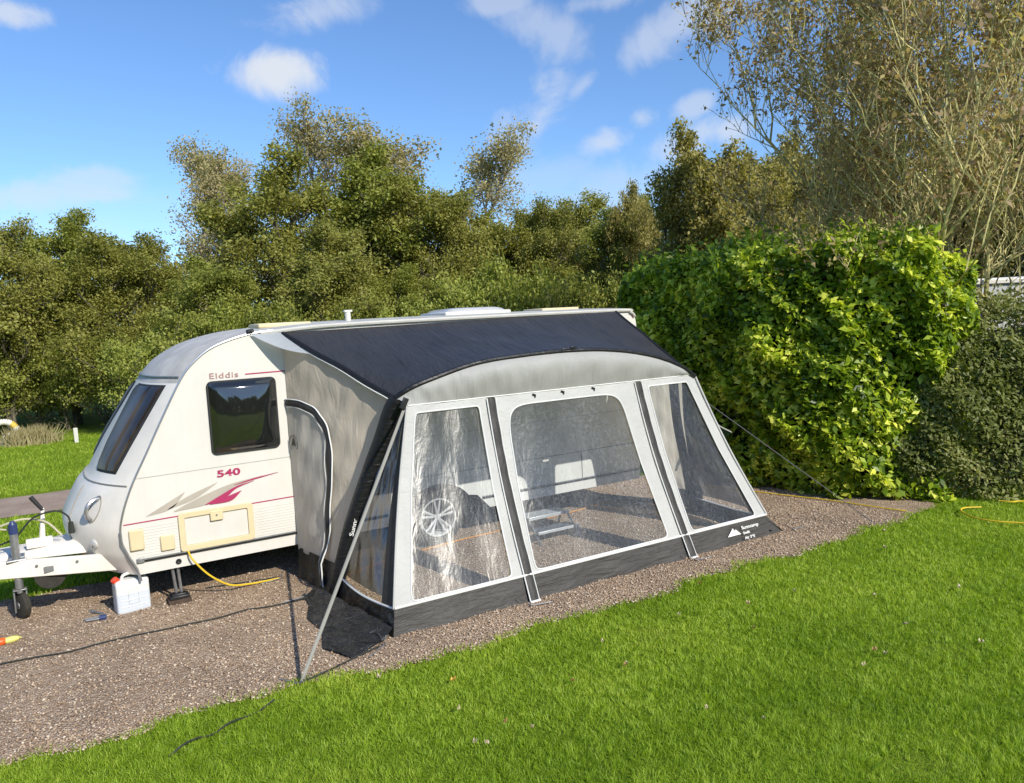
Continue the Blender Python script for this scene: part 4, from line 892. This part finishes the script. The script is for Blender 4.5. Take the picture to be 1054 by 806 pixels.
line_thing('yellow_hose', [(p.x, p.y, .045) for p in hp], .009, YELLOW, 'yellow hose looping over the lawn in front of the privet', 'hose')
hp = [G(1110, 523), G(1054, 520.5), G(1042, 521), G(1028, 520)]
line_thing('yellow_hose', [(p.x, p.y, .05) for p in hp], .009, YELLOW, 'short yellow hose end on the lawn close to the privet foot', 'hose')
# hook-up connector
pc = empty('cable_connector', (-1.0, -.10, 0)); pc.scale = (.8, .8, .8); tag(pc, 'orange and pale yellow cable connector lying on the gravel', 'connector')
b = MB(); b.lathe([(0, -.05), (.025, -.05), (.036, -.035), (.038, .02), (.03, .04)], (-.03, 0, .036), (1, .25, 0), 16); b.build('plug', plain('orange_plastic', (.8, .13, .02), .4), pc)
b = MB(); b.lathe([(.02, 0), (.032, .01), (.034, .08), (.02, .12), (0, .125)], (.0, .0, .034), (1, .15, 0), 16); b.box((.09, .03, .03), (.09, .05, .012), Matrix.Rotation(.5, 3, 'Z')); b.build('socket', LIMEPL, pc)
b = MB(); b.tube(catmull([(-.07, -.01, .03), (-.16, -.03, .012), (-.3, .0, .012), (-.6, .1, .012), (-1.2, 0, .012)], 5), .007, 6); b.build('lead', YELLOW, pc)
# winding crank
cr = empty('winding_handle', (-.36, .05, 0)); tag(cr, 'cranked steel winding handle with blue grip lying on the gravel', 'winding handle')
b = MB(); b.tube([(-.02, .17, .02), (.06, .05, .016), (.02, .0, .016), (-.09, -.02, .016), (-.07, -.055, .02), (.04, -.07, .02)], .009, 8); b.tube([(-.03, .185, .02), (-.01, .155, .02)], .014, 8); b.build('crank_rod', GALV, cr)
b = MB(); b.tube([(.03, -.07, .024), (.08, -.075, .024)], [.022, .024], 12); b.build('grip', BLUEPL, cr)
# caravan step inside the awning
sp = empty('caravan_step', (3.95, -.35, 0)); tag(sp, 'silver and dark caravan step standing inside the awning by the wheel', 'step')
b = MB(); b.box((0, 0, .235), (.50, .22, .02)); b.build('upper_tread', plain('grey_tread', (.35, .36, .37), .6), sp, bevel=.005)
b = MB(); b.box((0, -.12, .235), (.52, .015, .035)); b.box((0, -.30, .12), (.52, .015, .03)); b.build('tread_edge', ALLOY, sp, bevel=.003)
b = MB(); b.box((0, -.20, .12), (.48, .18, .016)); b.build('lower_tread', plain('blue_grey_tread', (.10, .11, .13), .6), sp, bevel=.004)
for sx in (-.25, .25):
    b = MB(); b.tube([(sx, .1, 0), (sx, .02, .23)], .012, 8); b.tube([(sx, -.33, 0), (sx, -.10, .23)], .012, 8); b.build('leg', GALV, sp)
# fallen leaves
def fleaf(px, py, size, mat, label, up_=.045):
    p = G(px, py, up_); b = MB(); n = 10; a0 = random.uniform(0, 6.28)
    ring = []
    for i in range(n):
        a = 2*math.pi*i/n; rr = size*(.38+.11*math.cos(2*a)+random.uniform(-.07, .07)); ring.append(b.vert((rr*math.cos(a+a0), rr*.75*math.sin(a+a0), .012*math.sin(3*a)+random.uniform(0, .012))))
    c = b.vert((0, 0, -.004))
    for i in range(n): b.face((ring[i], ring[(i+1) % n], c))
    o = b.build('fallen_leaf', mat); o.location = p; tag(o, label, 'leaf', 'fallen leaves on the lawn'); return o
fleaf(467, 699, .055, DRYLEAF2, 'large amber curled leaf lying alone on the lawn')
SM = 'small pale leaf scattered on the green lawn'
for i, (px, py, s_) in enumerate([(501, 764, .028), (489, 763, .03), (472, 729, .022), (786, 739, .03), (727, 728, .028), (818, 608, .04), (911, 672, .04), (889, 684, .03), (987, 604, .05), (910, 546, .055), (911, 563, .06), (900, 612, .04), (932, 642, .05), (770, 620, .035), (699, 632, .03), (645, 682, .03), (1010, 660, .045), (390, 696, .04), (548, 748, .022), (620, 660, .03)]):
    fleaf(px, py, s_, DRYLEAF3, SM)
BR = 'small brown leaf scattered on the green lawn'
for px, py, s_ in [(770, 621, .04), (776, 646, .03), (643, 684, .035), (900, 668, .04), (720, 600, .04), (520, 742, .025), (590, 700, .03)]: fleaf(px, py, s_, DRYLEAF, BR)
# life ring on its post, marker posts
rp = G(3, 458); po = empty('ring_post', (rp.x-.15, rp.y, 0)); tag(po, 'grey wooden post carrying the life ring at the pond edge', 'post')
b = MB(); b.box((0, .1, .45), (.09, .05, .95)); b.box((0, .08, .6), (.3, .03, .3)); b.build('post_body', plain('post_grey', (.2, .19, .16), .9), po)
lr = empty('life_ring', (rp.x+.05, rp.y-.02, .28)); tag(lr, 'white and yellow life ring hanging on a post at the treeline', 'life ring')
b = MB(); N = 40
for i in range(N):
    a0, a1 = 2*math.pi*i/N, 2*math.pi*(i+1)/N; b.tube([(.27*math.cos(a), 0, .27*math.sin(a)) for a in (a0, a1)], .075, 10, cap=False, mi=1 if (i % 10) in (3, 4, 5) else 0)
b.build('ring', [plain('ring_white', (.75, .72, .62), .5), plain('ring_yellow', (.72, .5, .08), .5)], lr)
p = G(8, 459); o = MB().tube([(p.x-.08, p.y, .0), (p.x-.06, p.y, .22), (p.x+.05, p.y, .28), (p.x+.16, p.y, .2)], .035, 8).build('bent_pipe', plain('pale_pipe', (.62, .58, .52), .6)); tag(o, 'short pale bent pipe end beneath the life ring', 'pipe')
p = G(79, 455.5); b = MB(); b.box((p.x, p.y, .17), (.09, .05, .36)); o = b.build('marker_post', plain('marker_white', (.62, .60, .55), .6), bevel=.01); tag(o, 'short white marker post at the far lawn edge', 'post')

# ------------------------------------------------------------------ vegetation
def skeleton(seed, H, spread, levels=4, n0=9, lean=(0, 0), trunk_r=.16, updir=.35, base=.25, stems=1, kinks=.12):
    rnd = random.Random(seed); segs = []; tips = []
    def grow(p, d, L, r, lev):
        n = 4 if lev else 7; pts = [p]; 
        for i in range(n):
            d = (d+Vector((rnd.gauss(0, kinks), rnd.gauss(0, kinks), rnd.gauss(0, kinks)+(.05 if lev else .03)))).normalized(); pts.append(pts[-1]+d*L/n)
        segs.append((pts, [r*(1-.75*i/n) for i in range(n+1)], lev))
        if lev >= levels: tips.append(pts[-1]); tips.append(pts[len(pts)//2]); return
        k = n0 if lev == 0 else rnd.randint(3, 5)
        for j in range(k):
            t = (base+(1-base)*(j+.5)/k) if lev == 0 else rnd.uniform(.3, 1); x = t*n; i = min(int(x), n-1); q = pts[i].lerp(pts[i+1], x-i)
            a = rnd.uniform(0, 6.28) if lev else j*2.4+rnd.uniform(-.4, .4); o = Vector((math.cos(a), math.sin(a), updir+rnd.uniform(-.2, .5)))
            nd = (o+d*(.35 if lev == 0 else .9)).normalized(); LL = (spread*(1.05-.55*t) if lev == 0 else L*rnd.uniform(.45, .7)); grow(q, nd, LL, r*(.42 if lev == 0 else .55), lev+1)
        if lev: tips.append(pts[-1])
        else: grow(pts[-1], d, spread*.5, r*.3, 1)
    for s in range(stems):
        a = rnd.uniform(0, 6.28) if stems > 1 else 0; o = .25 if stems > 1 else 0
        grow(Vector((.15*math.cos(a)*(stems > 1), .15*math.sin(a)*(stems > 1), 0)), Vector((lean[0]+o*math.cos(a), lean[1]+o*math.sin(a), 1)).normalized(), H*.82*(1 if s == 0 else rnd.uniform(.75, 1)), trunk_r*(1 if s == 0 else .7), 0)
    return segs, tips
def wood(segs, maxlev, mat, minr=.006):
    b = MB()
    for pts, rs, lev in segs:
        if lev <= maxlev: b.tube(pts, [max(r, minr) for r in rs], 7 if lev == 0 else (5 if lev == 1 else 3), cap=False)
    return b.build('trunk', mat, recalc=False)
SUNB = .8
def crown(tips, n, size, rad, mat, flat=.3, aspect=.55, low=None):
    T = np.array([tuple(t) for t in tips]); i = RNG.integers(0, len(T), n)
    u = RNG.normal(size=(n, 3)); u /= np.linalg.norm(u, axis=1)[:, None]; C = T[i]+u*(RNG.uniform(0, 1, n)**.55)[:, None]*rad*RNG.uniform(.6, 1.2, len(T))[i][:, None]*np.array([1, 1, .75])
    cl_ = RNG.uniform(0, 1, len(T))[i]; V, Fq, r = leaves(C, size, flat=flat, out=np.array(sun_vec)*SUNB, aspect=aspect, rnd=np.clip(.6*cl_+.4*RNG.uniform(0, 1, n), 0, 1)); return np_mesh('crown', V, Fq, mat, r)  # tone per clump paints light and shade into the crown
def tree_proto(name, seed, H, spread, nleaf, lsize, rad, lmat, bmat, levels=3, wl=3, **k):
    flat = k.pop('flat', .3); segs, tips = skeleton(seed, H, spread, levels, **k); r = empty(name); a = wood(segs, wl, bmat); a.parent = r; c = crown(tips, nleaf, lsize, rad, lmat, flat); c.parent = r
    zs = [t.z for t in tips]; r['h'] = max(zs)+rad*.5; r['w'] = 2*sorted(math.hypot(t.x, t.y) for t in tips)[int(len(tips)*.93)]+rad; return r
used = set()
def place_tree(proto, px, D, ytop, wpx, rot, label, group, cat='tree', zmin=None, name=None):
    if proto.name in used:
        r = proto.copy(); COL.objects.link(r)
        for ch in [o for o in proto.children]: c = ch.copy(); COL.objects.link(c); c.parent = r
    else: r = proto; used.add(proto.name)
    p = far(px, D); r.location = p; hh = htop(px, ytop, D); sx = (wpx/FPX*D)/proto['h_w'] if 0 else (wpx/FPX*D)/proto['w']; r.scale = (sx, sx, hh/proto['h']); r.rotation_euler = (0, 0, rot)
    tag(r, label, cat, group); return r
T1 = tree_proto('broadleaf_tree', 1, 7.5, 2.7, 42000, .10, .48, OLIVE, BARK, n0=13, base=.10)
T2 = tree_proto('broadleaf_tree', 2, 7.5, 2.9, 42000, .10, .50, OLIVE2, BARK, n0=14, base=.12)
T3 = tree_proto('broadleaf_tree', 3, 8, 2.5, 36000, .10, .46, OLIVE, BARK, n0=12, base=.08, stems=2)
T4 = tree_proto('poplar_tree', 4, 10, 2.6, 13000, .10, .62, RUSTY, BARKG, n0=20, base=.15, levels=3, updir=1.0, trunk_r=.10)
T5 = tree_proto('broadleaf_tree', 5, 8, 3.6, 42000, .12, .50, DARKG, BARK, n0=14, base=.15)
B1 = tree_proto('bush', 6, 2.4, 1.7, 24000, .095, .45, BUSH, BARK, n0=9, base=.02, stems=4, trunk_r=.05)
B2 = tree_proto('bush', 7, 2.2, 1.6, 22000, .085, .42, OLIVE2, BARK, n0=9, base=.02, stems=4, trunk_r=.05)
GT = 'broadleaf trees along the far side of the field'
rows = [(T1, -55, 24.0, 215, 170, 0, 'olive tree standing leftmost in the treeline'), (T3, 8, 23.5, 218, 110, 1, 'olive tree right above the life ring'), (T2, 72, 25.0, 210, 140, 2, 'rounded olive tree topped by the low cloud'),
        (T1, 118, 23.5, 236, 110, 3.9, 'lower olive tree right of the rounded one'), (T3, 168, 24.5, 238, 120, 2.4, 'narrow olive tree before the rust tinted poplars'), (T2, 225, 22.0, 262, 130, 5, 'olive tree rising behind the caravan front'),
        (T1, 300, 24.0, 148, 165, 4.6, 'broad olive tree left half of the tall central pair'), (T2, 372, 25.0, 146, 190, .7, 'broad olive tree right half of the tall central pair'), (T3, 335, 21.0, 225, 150, 5.5, 'olive tree in front of the tall central pair'),
        (T1, 440, 24.0, 178, 150, 3.1, 'olive tree at the foot of the tall poplar clump'), (T2, 415, 20.5, 268, 120, 1.9, 'lower olive tree behind the awning roof'), 
        (T3, 556, 26.0, 208, 95, 3.3, 'dark topped olive tree left of the notch in the treeline'), (T1, 600, 29.0, 196, 120, 5.2, 'olive tree with a pointed top right of centre'), (T2, 648, 23.0, 210, 120, 4.0, 'olive tree where the treeline meets the laurel hedge'), (T1, 520, 25, 212, 110, 2.2, 'olive tree filling the notch right of the pale poplars'), (T3, 468, 24, 190, 110, .4, 'olive tree under the rightmost pale poplar'), (T3, 575, 25, 200, 110, 4.4, 'olive tree behind the tall light green bush'), (T1, 600, 22.0, 270, 130, 2.0, 'olive tree behind the rear end of the caravan')]
for a in rows: place_tree(*a, GT)
for a in [(T4, 213, 27, 150, 105, 0, 'thin rusty poplar leftmost of its clump'), (T4, 262, 28, 128, 130, 2, 'tall thin poplar left of the central trees'), (T4, 340, 29, 112, 130, 4, 'tallest thin poplar poking above the central trees'), (T4, 395, 28, 116, 140, 1, 'thin poplar just right of the tallest one'), (T4, 440, 27, 118, 170, 3, 'pale poplar against the blue sky at centre'), (T4, 480, 28, 132, 150, 5, 'rightmost pale poplar sloping down to the notch')]:
    place_tree(*a, 'sparse autumn poplars behind the treeline')
place_tree(T5, 735, 20, 138, 200, .5, 'dark broadleaf tree above the left end of the laurel hedge', 'dark trees behind the laurel hedge')
place_tree(T5, 822, 25, 112, 220, 2.5, 'dark broadleaf tree half hidden by the bare branches', 'dark trees behind the laurel hedge')
place_tree(T5, 675, 22, 176, 110, 4.5, 'small dark broadleaf tree at the corner of the caravan roof', 'dark trees behind the laurel hedge')
place_tree(T5, 920, 27, 165, 200, 3.5, 'dark broadleaf tree right behind the lichen covered tree', 'dark trees behind the laurel hedge')
place_tree(T5, 985, 29, 120, 200, 1.2, 'dark broadleaf tree above the grey neighbouring caravan', 'dark trees behind the laurel hedge')
place_tree(T5, 780, 20, 170, 170, 5.6, 'low dark broadleaf tree between the two taller dark ones', 'dark trees behind the laurel hedge')
place_tree(T5, 1050, 27, 140, 180, 4.9, 'dark broadleaf tree at the right edge beneath the conifer', 'dark trees behind the laurel hedge')
place_tree(T5, 778, 23, 122, 190, 3.3, 'dark broadleaf tree filling the slope left of the bare branches', 'dark trees behind the laurel hedge')
place_tree(T2, 655, 24, 196, 110, 1.4, 'olive tree just above the far end of the laurel hedge', GT)
GB = 'bushes along the foot of the treeline'
k = 0
for px, D, yt, w, pr, lab in [(-40, 23.5, 350, 90, B2, 'leftmost bush left of the life ring'), (28, 24.3, 372, 70, B1, 'green bush right of the life ring'), (62, 24.0, 352, 80, B2, 'bush behind the white marker post'), (105, 23.5, 335, 90, B2, 'bush left of the caravan front window'), (150, 21.2, 330, 90, B1, 'bush just behind the caravan front lip'),
        (190, 20.7, 310, 100, B2, 'bush peeping over the curved caravan front'), (245, 20.2, 296, 110, B1, 'bush above the front rooflight'), (300, 20.2, 300, 100, B2, 'bush above the awning gusset'), (360, 20.2, 296, 100, B2, 'bush behind the white flue cowl'), (415, 19.7, 300, 100, B1, 'bush left of the large rooflight'), (470, 19.7, 270, 120, B1, 'light green bush behind the large rooflight'), (530, 19.7, 250, 130, B1, 'tall light green bush above the rear rooflight'), (590, 19.2, 275, 110, B2, 'bush above the rear end of the caravan roof'), (640, 18.7, 270, 90, B2, 'bush beside the laurel hedge end')]:
    place_tree(pr, px, D, yt, w, k*1.3, lab, GB, 'bush'); k += 1
# far woodland mass
n = 90000; a = RNG.uniform(-.35, 1.45, n); D = RNG.uniform(27, 31, n); hgt = 4.4+.7*np.sin(a*9)+.5*np.sin(a*23+1)+.4*np.sin(a*51); z = hgt*RNG.uniform(0, 1, n)**.7
C = np.stack([CAM.x+D*np.sin(a), CAM.y+D*np.cos(a), z], 1)+RNG.normal(0, .25, (n, 3)); V, Fq, r = leaves(C, .17, flat=.3, aspect=.7); tag(np_mesh('far_woodland', V, Fq, DARKG, r), kind='stuff')
n = 60000; a = RNG.uniform(1.9, 4.9, n); D = RNG.uniform(21, 25, n); hgt = 6.3+1.2*np.sin(a*7)+.9*np.sin(a*19+1)+.5*np.sin(a*41); z = hgt*RNG.uniform(0, 1, n)**.8
C = np.stack([CAM.x+D*np.sin(a), CAM.y+D*np.cos(a), z], 1)+RNG.normal(0, .25, (n, 3)); V, Fq, r = leaves(C, .42, flat=.3, aspect=.7); tag(np_mesh('woodland_across_the_lawn', V, Fq, OLIVE, r), kind='stuff')
# dry reeds by the life ring
n = 700; c0 = G(28, 459); X = c0.x+.05+RNG.normal(0, .24, n); Y = c0.y+.35+RNG.normal(0, .2, n); H = RNG.uniform(.15, .5, n); dx = RNG.normal(0, .18, n); w = .02
V = np.stack([np.stack([X-w, Y, 0*X], 1), np.stack([X+w, Y, 0*X], 1), np.stack([X+dx, Y, H], 1)], 1).reshape(-1, 3)
tag(np_mesh('reeds', V, np.arange(n*3).reshape(-1, 3), REED, RNG.uniform(0, 1, n), tri=True), kind='stuff')

# hedges
def hedge(name, line, top, n, size, mat, label, cat, thick=.5, flat=.25, aspect=.5, core=True, amp=.22, rd=.45, seed=0):
    r = empty(name, (line[0][0], line[0][1], 0)); L = np.array(line, float); seg = np.diff(L, axis=0); ll = np.hypot(seg[:, 0], seg[:, 1]); cum = np.concatenate([[0], np.cumsum(ll)]); tot = cum[-1]
    def at(s):
        i = np.clip(np.searchsorted(cum, s, side='right')-1, 0, len(ll)-1); t = (s-cum[i])/ll[i]; p = L[i]+seg[i]*t[:, None]
        # smoothed normals pointing to the camera side
        nn = np.stack([seg[i][:, 1], -seg[i][:, 0]], 1)/ll[i][:, None]; tw = (np.array([CAM.x, CAM.y])-p); sg = np.sign((tw*nn).sum(1)); return p, nn*sg[:, None]
    s = RNG.uniform(0, tot, n); p, nn = at(s); T_ = np.interp(s, cum, top); v = RNG.uniform(0, 1, n)
    face = RNG.uniform(0, 1, n) < .82
    z = np.where(face, T_*v**.9, T_); bulge_ = amp*(.5*np.sin(s*2.3+z*1.7+seed)+.35*np.sin(s*5.1-z*4.3+1)+.3*np.sin(z*7.7+s*3.9+2)+.25*np.sin(s*11+z*9))
    prof_ = np.where(z > T_-rd, -rd+np.sqrt(np.clip(rd**2-(z-(T_-rd))**2, 0, None)), 0)-.12*np.clip(.4-z, 0, 1)
    depth = np.where(face, prof_-RNG.exponential(.09, n), -RNG.uniform(rd, 1.6, n)); z = z+np.where(face, 0, RNG.normal(0, .10, n)+.6*bulge_-.05)
    sprig = RNG.uniform(0, 1, n) < .06; z = z+np.where(sprig & (z > T_-.4), RNG.uniform(0, .28, n), 0)
    q = p+nn*(depth+bulge_-.08*z)[:, None]; C = np.stack([q[:, 0], q[:, 1], np.clip(z, .03, None)], 1); out = np.stack([nn[:, 0]*.7, nn[:, 1]*.7, np.full(n, .3)], 1)+np.array(sun_vec)*.6
    cl_ = .5+.5*np.sin(s*8+z*6+3*np.sin(z*5+s*3)); V, Fq, rr = leaves(C-np.array([line[0][0], line[0][1], 0]), size, flat=flat, out=out, aspect=aspect, rnd=np.clip(.35*cl_+.65*RNG.uniform(0, 1, n), 0, 1))
    o = np_mesh('foliage', V, Fq, mat, rr); o.parent = r
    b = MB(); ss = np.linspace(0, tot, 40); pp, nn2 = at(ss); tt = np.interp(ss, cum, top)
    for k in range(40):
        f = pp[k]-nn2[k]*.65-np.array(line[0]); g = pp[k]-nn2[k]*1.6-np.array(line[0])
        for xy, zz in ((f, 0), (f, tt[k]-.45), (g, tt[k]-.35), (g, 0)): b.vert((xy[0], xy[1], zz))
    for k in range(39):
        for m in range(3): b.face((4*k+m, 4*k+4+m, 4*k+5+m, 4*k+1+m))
    b.build('shade_core', plain(name+'_core', (.012, .014, .006), 1), r, smooth=False); tag(r, label, cat); return r  # added dark core behind the leaves, blocks light through the hedge
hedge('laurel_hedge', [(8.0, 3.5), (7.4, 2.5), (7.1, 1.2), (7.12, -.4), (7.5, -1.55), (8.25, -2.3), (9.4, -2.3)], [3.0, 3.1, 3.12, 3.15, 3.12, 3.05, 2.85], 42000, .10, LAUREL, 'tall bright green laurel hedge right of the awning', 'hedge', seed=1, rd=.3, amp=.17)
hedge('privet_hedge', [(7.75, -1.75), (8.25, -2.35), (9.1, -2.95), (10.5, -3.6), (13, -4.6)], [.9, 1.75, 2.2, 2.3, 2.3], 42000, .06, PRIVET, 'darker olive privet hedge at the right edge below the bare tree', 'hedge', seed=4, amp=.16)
# ivy-like and sparse tree in front of the dark trees
segs, tips = skeleton(21, 8.6, 2.9, 4, n0=17, lean=(-.03, 0), trunk_r=.06, updir=.7, base=.10, stems=5, kinks=.17)
bt = empty('bare_tree'); w_ = wood(segs, 4, BARKP, .004); w_.parent = bt; c_ = crown(tips, 42000, .074, .18, TWIGGY, .1, .5); c_.parent = bt
bt.location = far(1000, 12.4); tag(bt, 'tall half bare tree with lichen yellow branches behind the hedge', 'tree')
# dark conifer at the upper right corner
r = empty('conifer_tree'); tp = [Vector((math.cos(a)*(rr), math.sin(a)*rr, z)) for z, a, rr in [(1.5+.032*i*1.0, i*2.4, (1-(i/330)**1.3)*2.4*random.uniform(.5, 1)) for i in range(320)]]
w_ = MB().tube([(0, 0, 0), (0, 0, 6), (0, 0, 12)], [.2, .14, .03], 8).build('trunk', BARK); w_.parent = r
c_ = crown(tp, 30000, .15, .42, CONIF, -.3, .25); c_.parent = r; r.scale = (1.35, 1.35, 1.4); r.location = far(1085, 25); tag(r, 'dark drooping conifer behind the bare tree at the top right', 'tree')

# neighbouring caravan glimpsed over the privet
nc = empty('neighbouring_caravan', far(1045, 15.5)); nc.rotation_euler = (0, 0, R(-25)); tag(nc, 'grey caravan roof and wall seen through branches above the privet', 'caravan')
b = MB(); pr2 = [(-2.6, .4), (-2.7, 1.2), (-2.62, 2.3), (-2.45, 2.55), (-1.5, 2.62), (1.5, 2.62), (2.5, 2.55), (2.7, 1.2), (2.6, .4)]
a_ = [b.vert((x, -1.1, z)) for x, z in pr2]; c2 = [b.vert((x, 1.1, z)) for x, z in pr2]; b.face(a_); b.face(c2)
for i in range(len(pr2)-1): b.face((a_[i], a_[i+1], c2[i+1], c2[i]))
b.build('body', plain('grey_wall', (.48, .49, .50), .5), nc, smooth=False, bevel=.02)
b = MB(); b.box((0, -1.12, 2.56), (5.1, .06, .07)); b.build('roof_edge', WHITE, nc, bevel=.01)
b = MB(); b.box((.2, -1.11, 1.6), (1.2, .03, .6)); b.build('window', ACRYLIC, nc, bevel=.01)
t = text('script_lettering', 'Ab', .34, BLACKPL, Matrix.Translation((-1.7, -1.11, 2.05)) @ VERT @ Matrix(((1, .35, 0, 0), (0, 1, 0, 0), (0, 0, 1, 0), (0, 0, 0, 1))), None, 1.2); t.parent = nc
